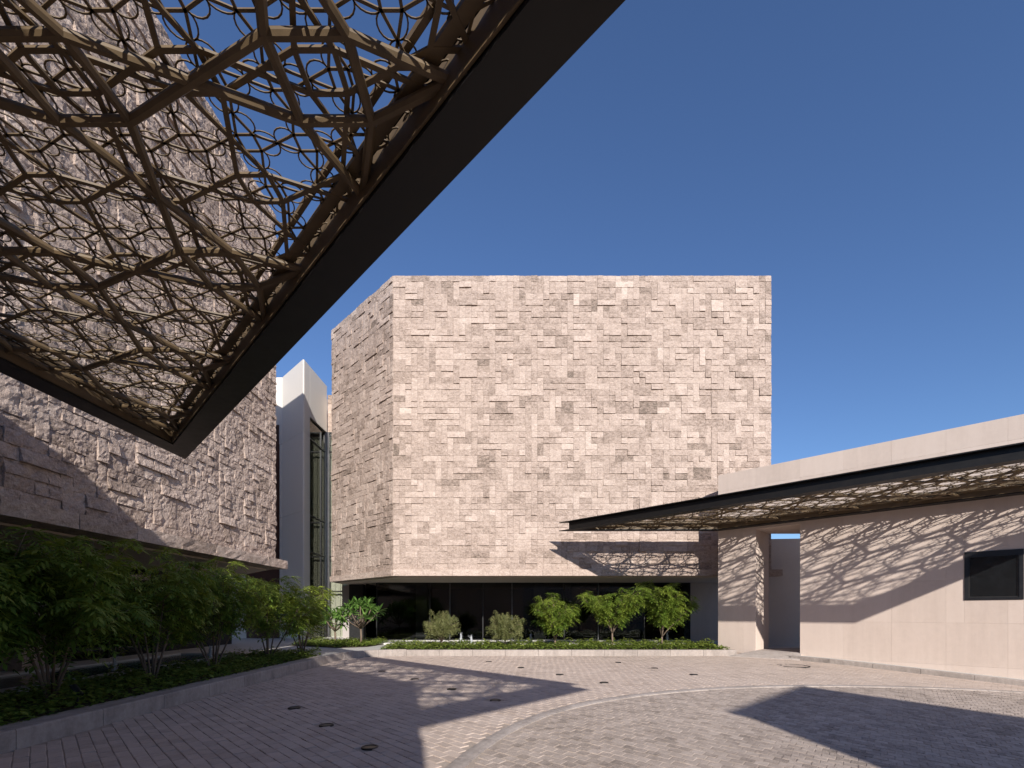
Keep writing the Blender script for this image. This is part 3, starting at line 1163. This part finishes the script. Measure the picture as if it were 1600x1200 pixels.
def star_segments(cx, cy, L, box):
    """four-pointed stars on a square lattice, tips touching: squares, slim triangles and octagons"""
    s = L / (1 + 1 / math.tan(math.pi / 8))
    h = L / 2 - s / 2
    a = s / 2
    segs, octs = [], []
    x0, x1, y0, y1 = box
    for i in range(math.floor((x0 - cx) / L) - 1, math.ceil((x1 - cx) / L) + 2):
        for j in range(math.floor((y0 - cy) / L) - 1, math.ceil((y1 - cy) / L) + 2):
            X, Y = cx + i * L, cy + j * L
            q = [(X - a, Y - a), (X + a, Y - a), (X + a, Y + a), (X - a, Y + a)]
            tips = [(X, Y - a - h), (X + a + h, Y), (X, Y + a + h), (X - a - h, Y)]
            for k in range(4):
                segs.append((q[k], q[(k + 1) % 4]))
                segs.append((q[k], tips[k]))
                segs.append((q[(k + 1) % 4], tips[k]))
            octs.append((X + L / 2, Y + L / 2))
    return segs, octs, s, L / 2 * 1.0


def bar_geo(p, q, z, w, hgt, n=8):
    d = Vector((q[0] - p[0], q[1] - p[1]))
    l = d.length
    d /= l
    s = Vector((-d.y, d.x))
    prof = []
    if n == 8:
        c = 0.32
        for (sx, sz) in ((-1, -c), (-1 + 0.5, -1), (1 - 0.5, -1), (1, -c), (1, c), (0.5, 1), (-0.5, 1), (-1, c)):
            prof.append((sx * w / 2, sz * hgt / 2))
    else:
        prof = [(-w / 2, -hgt / 2), (w / 2, -hgt / 2), (w / 2, hgt / 2), (-w / 2, hgt / 2)]
    V = []
    for pt, e in ((p, -1), (q, 1)):
        for (o_, zz) in prof:
            V.append((pt[0] + s.x * o_ + d.x * e * w * 0.18, pt[1] + s.y * o_ + d.y * e * w * 0.18, z + zz))
    m_ = len(prof)
    Fs = [[j, (j + 1) % m_, m_ + (j + 1) % m_, m_ + j] for j in range(m_)] + [list(range(m_))[::-1], [m_ + j for j in range(m_)]]
    return V, Fs


def canopy(name, poly, zb, lab, star0, seed):
    e = tag(empty(name, (sum(p[0] for p in poly) / 4, sum(p[1] for p in poly) / 4, zb)), lab, 'canopy', 'lattice canopies')
    FWD, DEP = 0.35, 0.35
    p1, _ = inset(poly, FWD)
    w0, _ = inset(poly, 0.155)
    w1, _ = inset(poly, 0.185)
    n = len(poly)
    for i in range(n):
        j = (i + 1) % n
        t = MB()
        for (za, zt) in ((zb, zb + 0.028), (zb + DEP - 0.028, zb + DEP)):
            t.prism([poly[i], poly[j], p1[j], p1[i]], za, zt)
        t.prism([w0[i], w0[j], w1[j], w1[i]], zb + 0.028, zb + DEP - 0.028)
        t.build('frame_beam', M['steel'], e)
    # bronze border of the lattice
    for k, (d0, d1, z0, z1) in enumerate(((0.355, 0.375, 0.03, 0.25), (0.42, 0.50, 0.18, 0.22), (0.56, 0.60, 0.22, 0.26))):
        a, _ = inset(poly, d0)
        b_, _ = inset(poly, d1)
        for i in range(n):
            j = (i + 1) % n
            t = MB()
            t.prism([a[i], a[j], b_[j], b_[i]], zb + z0, zb + z1)
            t.build('border_bar', M['bronze'], e)
    _, lines = inset(poly, 0.30)
    _, lines2 = inset(poly, 0.37)
    bx = (min(p[0] for p in poly), max(p[0] for p in poly), min(p[1] for p in poly), max(p[1] for p in poly))

    def score(p, q, z):
        m_ = ((p[0] + q[0]) / 2, (p[1] + q[1]) / 2)
        d = math.dist(m_, (0, 0)) + 0.1
        vis = seen(m_[0], m_[1], z, 60)
        return (0 if vis else 1, d)

    def layer(L, z, w, h, ln, nm, nparts, prof):
        segs, octs, s, _ = star_segments(star0[0], star0[1], L, bx)
        got = []
        for p, q in segs:
            c = clip(p, q, ln)
            if c:
                got.append(c)
        got.sort(key=lambda c: score(c[0], c[1], z))
        rest = MB()
        rg = random.Random(seed + int(L * 100))
        for k, (p, q) in enumerate(got):
            V, Fs = bar_geo(p, q, z + rg.uniform(-0.0015, 0.0015), w, h, prof)
            if k < nparts:
                t = MB()
                t.add(V, Fs)
                t.build(nm, M['bronze'], e, ((p[0] + q[0]) / 2, (p[1] + q[1]) / 2, z))
            else:
                rest.add(V, Fs)
        if rest.f:
            tag(rest.build(nm + '_net', M['bronze'], e), kind='stuff')

    layer(1.62, zb + 0.13, 0.062, 0.060, lines, 'beam', 300, 8)
    layer(0.81, zb + 0.185, 0.034, 0.016, lines2, 'bar', 300, 4)
    # fine screen with scalloped arcs
    L = 0.405
    z = zb + 0.206
    t = MB()
    segs, octs, s, _ = star_segments(star0[0] + 0.1, star0[1] + 0.06, L, bx)
    for p, q in segs:
        c = clip(p, q, lines2)
        if c:
            V, Fs = bar_geo(c[0], c[1], z, 0.0185, 0.008, 4)
            t.add(V, Fs[:4])
    h = L / 2
    a = s / 2
    for (X, Y) in octs:
        if not all(nx * X + ny * Y - c > 0.12 for (nx, ny, c) in lines2):
            continue
        # octagon corners: four tips and four star corners
        oc = [(X, Y - h), (X + h - a, Y - h + a), (X + h, Y), (X + h - a, Y + h - a), (X, Y + h), (X - h + a, Y + h - a), (X - h, Y), (X - h + a, Y - h + a)]
        for k in range(8):
            p, q = oc[k], oc[(k + 1) % 8]
            mx_, my_ = (p[0] + q[0]) / 2, (p[1] + q[1]) / 2
            r = math.dist(p, q) / 2
            ix, iy = X - mx_, Y - my_
            il = math.hypot(ix, iy)
            ix, iy = ix / il, iy / il
            tx, ty = (q[0] - p[0]) / (2 * r), (q[1] - p[1]) / (2 * r)
            bulge = 0.95 if k % 2 else 0.6
            if k % 2:
                rr, cx, cy = r * 0.97, mx_, my_
            else:
                rr, cx, cy = r * 0.97, mx_, my_
            prev = None
            for g in range(9):
                an = math.pi * g / 8
                pt = (cx + tx * rr * math.cos(an) + ix * rr * bulge * math.sin(an), cy + ty * rr * math.cos(an) + iy * rr * bulge * math.sin(an))
                if prev:
                    V, Fs = bar_geo(prev, pt, z + 0.006, 0.0095, 0.005, 4)
                    t.add(V, Fs[:4])
                prev = pt
    tag(t.build('scalloped_screen', M['bronze'], e), kind='stuff')
    return e


ZB = 4.77
canopy('lattice_canopy', [(-6.76, 3.60), (1.12, -4.24), (4.0, -0.96), (-6.76, 9.80)], ZB, 'huge dark steel canopy with bronze lattice overhead at upper left', (-2.8, 2.94), 1)
canopy('lattice_canopy', [WP(0, 0.03), (1.83, 18.5), (12.9, 7.43), (15.98, 10.52)], ZB, 'dark steel lattice canopy along the pink gatehouse wall', (7.0, 15.0), 2)

# ------------------------------------------------------------------ plants
def frond(mb, p, d, L, npair, ll, droop, rng, tone, wid=0.30):
    """a compound leaf: arched midrib with pairs of leaflets, each a small folded blade"""
    d = Vector(d).normalized()
    up = Vector((0, 0, 1))
    s = d.cross(up)
    if s.length < 0.05:
        s = Vector((1, 0, 0))
    s.normalize()
    roll = rng.uniform(-0.5, 0.5)
    nrm = s.cross(d)
    s = (s * math.cos(roll) + nrm * math.sin(roll)).normalized()
    P = []
    for k in range(npair + 1):
        f = k / npair
        P.append(Vector(p) + d * (L * f) - up * (droop * L * f * f))
    r = 0.003
    mb.add([tuple(P[0] + s * r), tuple(P[0] - s * r), tuple(P[-1])], [[0, 1, 2]], tone * 0.8)
    for k in range(1, npair + 1):
        f = k / npair
        prof = math.sin(math.pi * (0.18 + 0.72 * f)) ** 0.7
        t = (P[k] - P[k - 1]).normalized()
        for sg in (-1, 1):
            l = ll * prof * rng.uniform(0.85, 1.12)
            dirv = (s * sg + t * 0.55 - up * rng.uniform(0.1, 0.55)).normalized()
            w = t * (l * wid * 0.5)
            a = P[k]
            tip = a + dirv * l
            m1 = a + dirv * (l * 0.5) + w + up * 0.004
            m2 = a + dirv * (l * 0.5) - w + up * 0.004
            mb.add([tuple(a), tuple(m1), tuple(tip), tuple(m2)], [[0, 1, 2, 3]], min(1, max(0, tone + rng.gauss(0, 0.09))))
    t = (P[-1] - P[-2]).normalized()
    a = P[-1]
    w = s * (ll * 0.15)
    mb.add([tuple(a), tuple(a + t * ll * 0.4 + w), tuple(a + t * ll * 0.8), tuple(a + t * ll * 0.4 - w)], [[0, 1, 2, 3]], tone)


def feather_tree(name, x, y, z, H, spread, seed, lab, group, stems=6, shoots=6, fl=0.36, ll=0.12, npair=7, trunk_r=0.03, tone=0.5, low=0.32, leanx=0.0, per=2.6, single=0.0):
    rng = random.Random(seed)
    root = tag(empty(name, (x, y, z)), lab, 'tree', group)
    tr, cr = MB(), MB()
    base = Vector((x, y, z - 0.05))
    fork = base + Vector((0, 0, H * single + 0.05))
    if single > 0:
        tr.tube([base, base + Vector((0.01, 0.01, H * single * 0.5)), fork], [trunk_r * 1.7, trunk_r * 1.35, trunk_r * 1.3], 8, 0.6)
    a0 = rng.uniform(0, 6.28)
    for k in range(stems):
        a = a0 + 2 * math.pi * k / stems + rng.uniform(-0.4, 0.4)
        rr = spread * rng.uniform(0.35, 0.95)
        hh = H * (1.0 - 0.34 * (rr / spread) ** 2) * rng.uniform(0.78, 1.0)
        top = Vector((x + math.cos(a) * rr + leanx, y + math.sin(a) * rr, z + hh))
        st_ = fork + Vector((math.cos(a) * 0.04, math.sin(a) * 0.04, 0)) if single == 0 else fork
        pts = []
        bend = Vector((rng.uniform(-0.1, 0.1), rng.uniform(-0.1, 0.1), 0))
        for g in range(8):
            f = g / 7
            hor = f ** 1.15
            p = Vector((st_.x + (top.x - st_.x) * hor, st_.y + (top.y - st_.y) * hor, st_.z + (top.z - st_.z) * f ** 0.92)) + bend * math.sin(f * math.pi)
            pts.append(p)
        tr.tube(pts, [trunk_r * (1 - 0.8 * g / 7) for g in range(8)], 6, rng.uniform(0.3, 0.7))
        branches = [(pts, min(0.45, low + 0.12))]
        for b_ in range(shoots):
            f = rng.uniform(low, 0.85)
            i = int(f * 7)
            p0 = pts[i].lerp(pts[min(i + 1, 7)], f * 7 - i)
            an = a + rng.uniform(-1.6, 1.6)
            out = rng.uniform(0.15, 0.55) * spread
            rise = rng.uniform(0.05, 0.32) * H * (1.1 - f * 0.5)
            p2 = p0 + Vector((math.cos(an) * out, math.sin(an) * out, rise))
            p1 = p0.lerp(p2, 0.5) + Vector((0, 0, -0.05 * H * rng.random()))
            q = [p0, p0.lerp(p1, 0.5), p1, p1.lerp(p2, 0.5) + Vector((0, 0, 0.01)), p2]
            tr.tube(q, [trunk_r * 0.42, trunk_r * 0.36, trunk_r * 0.28, trunk_r * 0.2, trunk_r * 0.1], 5, rng.uniform(0.3, 0.7))
            branches.append((q, 0.25))
        for (q, start) in branches:
            ln = sum((q[i + 1] - q[i]).length for i in range(len(q) - 1))
            nn = max(3, int(ln * (1 - start) / 0.085))
            bt = tone + rng.gauss(0, 0.1)
            for g in range(nn + 1):
                f = start + (1 - start) * g / nn
                ii = min(int(f * (len(q) - 1)), len(q) - 2)
                p = q[ii].lerp(q[ii + 1], f * (len(q) - 1) - ii)
                cnt = int(per) + (rng.random() < per % 1)
                if g == nn:
                    cnt += 4
                for _ in range(cnt):
                    an = rng.uniform(0, 6.28)
                    ox, oy = p.x - x, p.y - y
                    ol = math.hypot(ox, oy) + 1e-6
                    dv = Vector((math.cos(an) + 0.5 * ox / ol, math.sin(an) + 0.5 * oy / ol, rng.uniform(-0.1, 0.55)))
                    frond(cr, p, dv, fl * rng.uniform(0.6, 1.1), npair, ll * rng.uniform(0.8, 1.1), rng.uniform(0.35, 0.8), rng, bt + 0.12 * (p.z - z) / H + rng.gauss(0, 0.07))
    tr.build('trunk', M['bark'], root, (x, y, z), True)
    cr.build('crown', M['leaf'], root, (x, y, z))
    return root


LG = 'feathery trees along the left wall'
left_trees = [(-7.25, 6.1, 3.1, 1.25, 41, 'leftmost feathery tree, cut by the left edge of the picture', 0.42, 0.16),
              (-7.15, 7.35, 3.2, 1.3, 42, 'nearest whole feathery tree, dark green with a stout many-stemmed base in the shade', 0.42, 0.16),
              (-7.0, 9.2, 3.1, 1.3, 43, 'second whole feathery tree from the left, with long bare slanting stems', 0.40, 0.14),
              (-7.0, 11.1, 3.15, 1.15, 44, 'feathery tree in the middle of the left row, in half shade', 0.38, 0.13),
              (-7.0, 13.6, 3.0, 1.1, 45, 'sunlit yellow-green feathery tree, second last of the left row', 0.36, 0.12),
              (-6.75, 15.2, 2.95, 1.0, 46, 'sunlit feathery tree at the far end of the left row', 0.34, 0.11)]
for i, (x, y, H, sp, sd, lab, fl, ll) in enumerate(left_trees):
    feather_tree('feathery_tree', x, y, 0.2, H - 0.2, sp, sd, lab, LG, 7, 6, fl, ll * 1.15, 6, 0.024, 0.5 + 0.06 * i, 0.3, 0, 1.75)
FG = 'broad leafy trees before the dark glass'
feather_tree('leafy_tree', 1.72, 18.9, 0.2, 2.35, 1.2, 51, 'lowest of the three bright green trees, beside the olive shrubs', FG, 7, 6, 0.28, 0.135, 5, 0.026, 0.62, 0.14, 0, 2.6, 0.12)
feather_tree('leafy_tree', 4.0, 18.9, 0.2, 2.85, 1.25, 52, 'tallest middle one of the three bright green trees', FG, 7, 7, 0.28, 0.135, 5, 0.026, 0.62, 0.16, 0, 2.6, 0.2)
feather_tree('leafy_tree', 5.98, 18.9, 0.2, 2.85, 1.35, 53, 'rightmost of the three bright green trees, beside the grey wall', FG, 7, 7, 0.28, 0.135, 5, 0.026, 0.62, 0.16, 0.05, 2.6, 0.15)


def olive_shrub(x, y, H, sp, seed, lab):
    rng = random.Random(seed)
    root = tag(empty('olive_shrub', (x, y, 0.2)), lab, 'shrub', 'rounded olive shrubs before the dark glass')
    tr, cr = MB(), MB()
    tr.tube([(x, y, 0.15), (x + 0.01, y, 0.35), (x - 0.01, y + 0.01, 0.55)], [0.03, 0.024, 0.022], 7)
    c = Vector((x, y, 0.2 + H * 0.56))
    for k in range(115):
        a, b_ = rng.uniform(0, 6.28), math.asin(rng.uniform(-0.85, 1))
        rr = rng.uniform(0.55, 1.0)
        e = Vector((c.x + sp * rr * math.cos(b_) * math.cos(a), c.y + sp * rr * math.cos(b_) * math.sin(a), c.z + H * 0.40 * rr * math.sin(b_)))
        if rng.random() < 0.06:
            e.z += 0.14
        s0 = Vector((x, y, rng.uniform(0.4, 0.6)))
        mid = s0.lerp(e, 0.55) + Vector((0, 0, 0.12 * H))
        pts = [s0, s0.lerp(mid, 0.5) + Vector((0, 0, 0.02)), mid, mid.lerp(e, 0.6), e]
        tr.tube(pts, [0.010, 0.008, 0.006, 0.004, 0.002], 5)
        tone = rng.gauss(0.55, 0.14)
        for g in range(9):
            f = 0.45 + 0.55 * g / 8
            i = min(int(f * 4), 3)
            p = pts[i].lerp(pts[i + 1], f * 4 - i)
            for _ in range(3):
                an = rng.uniform(0, 6.28)
                frond(cr, p, (math.cos(an), math.sin(an), rng.uniform(-0.9, 0.2)), rng.uniform(0.08, 0.16), 3, 0.062, 0.9, rng, tone + rng.gauss(0, 0.12), 0.42)
    tr.build('trunk', M['bark'], root, (x, y, 0.2), True)
    cr.build('crown', M['leaf_olive'], root, (x, y, 0.2))


olive_shrub(-2.8, 18.9, 1.6, 0.76, 61, 'left of the two rounded olive shrubs, with a stray upright twig')
olive_shrub(-0.28, 18.9, 1.58, 0.88, 62, 'right, fuller one of the two rounded olive shrubs')


def plum_leaf(seed):
    rng = random.Random(seed)
    t = MB()
    L, W = 0.30, 0.075
    prof = [(0.0, 0.08), (0.15, 0.3), (0.4, 0.8), (0.65, 1.0), (0.85, 0.75), (1.0, 0.05)]
    V, Fs = [], []
    for (f, w) in prof:
        z = -0.22 * L * f * f
        V += [(L * f, -W / 2 * w, z + 0.014 * w), (L * f, 0, z), (L * f, W / 2 * w, z + 0.014 * w)]
    for k in range(len(prof) - 1):
        o = 3 * k
        Fs += [[o, o + 3, o + 4, o + 1], [o + 1, o + 4, o + 5, o + 2]]
    t.add(V, Fs, rng.uniform(0.3, 0.8))
    return t.mesh('leaf', M['leaf_plum'], smooth=True)


PL = [plum_leaf(k) for k in range(5)]


def plumeria(x, y, H, sp, seed, lab, ends):
    rng = random.Random(seed)
    root = tag(empty('plumeria_tree', (x, y, 0.2)), lab, 'tree')
    tr = MB()
    f0 = Vector((x, y, 0.2 + H * 0.36))
    tr.tube([(x, y, 0.12), (x + 0.02, y, 0.2 + H * 0.2), f0], [0.05, 0.042, 0.038], 8)
    for k in range(ends):
        a = 2 * math.pi * k / ends + rng.uniform(-0.3, 0.3)
        rr = sp * (0.25 + 0.75 * ((k * 0.618) % 1))
        e = Vector((x + math.cos(a) * rr, y + math.sin(a) * rr * 0.8, 0.2 + H * (0.93 - 0.38 * (rr / sp) ** 2)))
        m_ = f0.lerp(e, 0.5) + Vector((0, 0, -0.04))
        tr.tube([f0, m_, e], [0.028, 0.022, 0.018], 7)
        for g in range(17):
            an = g * 2.4 + rng.uniform(-0.2, 0.2)
            pitch = rng.uniform(-0.6, 0.6) if g > 3 else rng.uniform(-1.3, -0.7)
            inst('leaf', rng.choice(PL), e + Vector((0, 0, rng.uniform(-0.04, 0.03))), (rng.uniform(-0.3, 0.3), pitch, an), root, (rng.uniform(1.05, 1.5),) * 3)
    tr.build('trunk', M['bark'], root, (x, y, 0.2), True)


plumeria(-6.45, 20.2, 1.95, 1.05, 71, 'plumeria tree with broad glossy leaf rosettes at the building corner', 19)
plumeria(-7.85, 21.0, 1.55, 0.75, 72, 'smaller plumeria tree half hidden behind the last feathery tree', 9)


def cover(name, area, n, size, hmax, seed, lab, zb=0.2, tone=0.5):
    rng = random.Random(seed)
    t = MB()
    x0, x1, y0, y1 = area
    k = 0
    while k < n:
        x, y = rng.uniform(x0, x1), rng.uniform(y0, y1)
        if name == 'corner_groundcover' and not (-9.4 < x < -5.8 and 18.9 + 0.5 * abs(x + 6.9) < y < 22.4):
            k += 1
            continue
        if area[1] < -6 and y > 15.2 and math.hypot(x - (LX - 1.2), y - 15.2) > 0.8 and x > LX - 1.2:
            k += 1
            continue
        hh = hmax * (0.55 + 0.9 * noise.noise(Vector((x * 2.3, y * 2.3, seed))) + 0.25 * noise.noise(Vector((x * 7, y * 7, seed))))
        ed = min(x - x0, x1 - x, y - y0, y1 - y)
        hh = max(0.03, hh) * min(1, 0.35 + ed / 0.25)
        z = zb + hh * (rng.random() ** 0.5)
        s = size * rng.uniform(0.6, 1.25)
        a = rng.uniform(0, 6.28)
        d = Vector((math.cos(a), math.sin(a), rng.uniform(-0.6, 0.5))).normalized()
        sd = d.cross(Vector((rng.uniform(-0.4, 0.4), rng.uniform(-0.4, 0.4), 1))).normalized()
        p = Vector((x, y, z))
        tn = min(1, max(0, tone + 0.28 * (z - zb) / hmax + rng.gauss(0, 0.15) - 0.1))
        t.add([tuple(p), tuple(p + d * s * 0.5 + sd * s * 0.33), tuple(p + d * s), tuple(p + d * s * 0.5 - sd * s * 0.33)], [[0, 1, 2, 3]], tn)
        k += 1
    tag(t.build(name, M['cover']), lab, 'ground cover', kind='stuff')


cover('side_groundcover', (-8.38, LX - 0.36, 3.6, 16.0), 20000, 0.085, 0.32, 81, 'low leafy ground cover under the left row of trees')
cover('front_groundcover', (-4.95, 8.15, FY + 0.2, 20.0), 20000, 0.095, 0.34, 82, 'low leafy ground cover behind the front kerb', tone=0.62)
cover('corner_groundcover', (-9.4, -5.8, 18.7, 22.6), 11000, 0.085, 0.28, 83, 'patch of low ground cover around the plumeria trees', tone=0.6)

# ------------------------------------------------------------------ fountains
def jet(x, y, z, h, seed, lab):
    rng = random.Random(seed)
    e = tag(empty('water_jet', (x, y, z)), lab, 'fountain', 'small bubbling water jets')
    t = MB()
    pts, rr = [], []
    for k in range(9):
        f = k / 8
        pts.append((x + rng.uniform(-0.01, 0.01), y + rng.uniform(-0.01, 0.01), z - 0.02 + (h + 0.02) * f))
        rr.append((0.05 * (1 - f) ** 0.7 + 0.02) * rng.uniform(0.8, 1.2))
    t.tube(pts, rr, 9)
    t.build('column', M['foam'], e, (x, y, z), True)
    t = MB()
    for k in range(70):
        a, r = rng.uniform(0, 6.28), abs(rng.gauss(0, 0.06))
        zz = z + h * rng.random() ** 0.8 * 1.12
        s = rng.uniform(0.005, 0.013)
        p = (x + r * math.cos(a), y + r * math.sin(a), zz)
        t.tube([(p[0], p[1], zz - s), (p[0], p[1], zz), (p[0], p[1], zz + s * 1.3)], [s * 0.4, s, s * 0.3], 5)
    t.build('droplets', M['foam'], e, (x, y, z))


jet(-2.32, 21.5, 0.225, 0.42, 91, 'bubbling water jet beside the left olive shrub')
jet(-1.9, 22.1, 0.225, 0.3, 97, 'smaller water jet just right of the left olive shrub')
jet(0.85, 21.5, 0.225, 0.38, 92, 'water jet between olive shrub and lowest green tree')
jet(7.05, 21.5, 0.225, 0.45, 93, 'water jet behind the trunk of the rightmost green tree')
jet(-9.4, 11.2, 0.225, 0.32, 94, 'water jet in the shaded side pool, nearest the camera')
jet(-9.3, 14.6, 0.225, 0.32, 95, 'water jet at the far end of the side pool')

# ------------------------------------------------------------------ ground lights, manholes, spotlight
lab_l = ['flush ground light in full shade, farthest of the three on the left', 'flush ground light in full shade, middle of the three on the left',
         'flush ground light in full shade, nearest to the camera', 'flush ground light at the far end of the lattice shadow',
         'second flush ground light along the lattice shadow', 'third flush ground light along the lattice shadow, in its middle',
         'flush ground light in the shadow band at the near side of the lattice shadow', 'sunlit flush ground light below the right olive shrub',
         'sunlit flush ground light, second in the row running right from the olive shrubs', 'sunlit flush ground light, third in the row from the olive shrubs',
         'sunlit flush ground light closest to the curved band', 'sunlit flush ground light below the tallest green tree',
         'sunlit flush ground light below the rightmost green tree', 'sunlit flush ground light farthest right of all']
for (x, y), lab in zip(light_xy, lab_l):
    z = G(x, y)
    e = tag(empty('ground_light', (x, y, z)), lab, 'ground light', 'flush ground lights in the lane')
    t = MB()
    V, Fs = [], []
    prof = [(0.100, -0.02), (0.100, 0.006), (0.094, 0.010), (0.074, 0.010), (0.070, 0.002)]
    for (r, h) in prof:
        V += [(x + r * math.cos(2 * math.pi * k / 24), y + r * math.sin(2 * math.pi * k / 24), z + h) for k in range(24)]
    for j in range(len(prof) - 1):
        Fs += [[j * 24 + k, j * 24 + (k + 1) % 24, (j + 1) * 24 + (k + 1) % 24, (j + 1) * 24 + k] for k in range(24)]
    t.add(V, Fs)
    t.build('ring', M['iron'], e)
    t = MB()
    t.tube([(x, y, z - 0.02), (x, y, z + 0.004)], 0.0705, 24)
    t.build('lens', M['lens'], e)

for ((x, y), r), lab in zip(manholes, ('round paved-in manhole cover before the narrow passage', 'manhole cover cut by the lower left picture edge')):
    z = G(x, y)
    e = tag(empty('manhole_cover', (x, y, z)), lab, 'manhole')
    t = MB()
    V, Fs = [], []
    prof = [(r + 0.035, -0.03), (r + 0.035, 0.003), (r, 0.006), (r - 0.012, 0.003), (r - 0.012, -0.03)]
    for (q, h) in prof:
        V += [(x + q * math.cos(2 * math.pi * k / 40), y + q * math.sin(2 * math.pi * k / 40), z + h) for k in range(40)]
    for j in range(len(prof) - 1):
        Fs += [[j * 40 + k, j * 40 + (k + 1) % 40, (j + 1) * 40 + (k + 1) % 40, (j + 1) * 40 + k] for k in range(40)]
    t.add(V, Fs)
    t.build('ring', M['iron'], e)
    t = MB()
    t.tube([(x, y, z - 0.03), (x, y, z - 0.002)], r - 0.016, 40, 0.5)
    t.build('lid', M['paver'], e)
    t = MB()
    for s in (-1, 1):
        t.box(x + s * r * 0.9 - 0.03, x + s * r * 0.9 + 0.03, y - 0.02, y + 0.02, z - 0.01, z + 0.012)
    t.build('lifting_eye', M['iron'], e)

x, y = -6.42, 7.0
e = tag(empty('garden_spotlight', (x, y, 0.2)), 'small black spike spotlight in the ground cover near the kerb', 'spotlight')
t = MB()
t.tube([(x, y, 0.15), (x, y, 0.42)], 0.012, 8)
t.build('spike', M['black'], e)
t = MB()
t.tube([(x + 0.07, y - 0.02, 0.38), (x + 0.0, y, 0.44), (x - 0.08, y + 0.02, 0.51)], [0.035, 0.04, 0.042], 12)
t.build('head', M['black'], e)
t = MB()
t.tube([(x - 0.08, y + 0.02, 0.51), (x - 0.085, y + 0.021, 0.514)], [0.036, 0.036], 12)
t.build('lens', M['lens'], e)
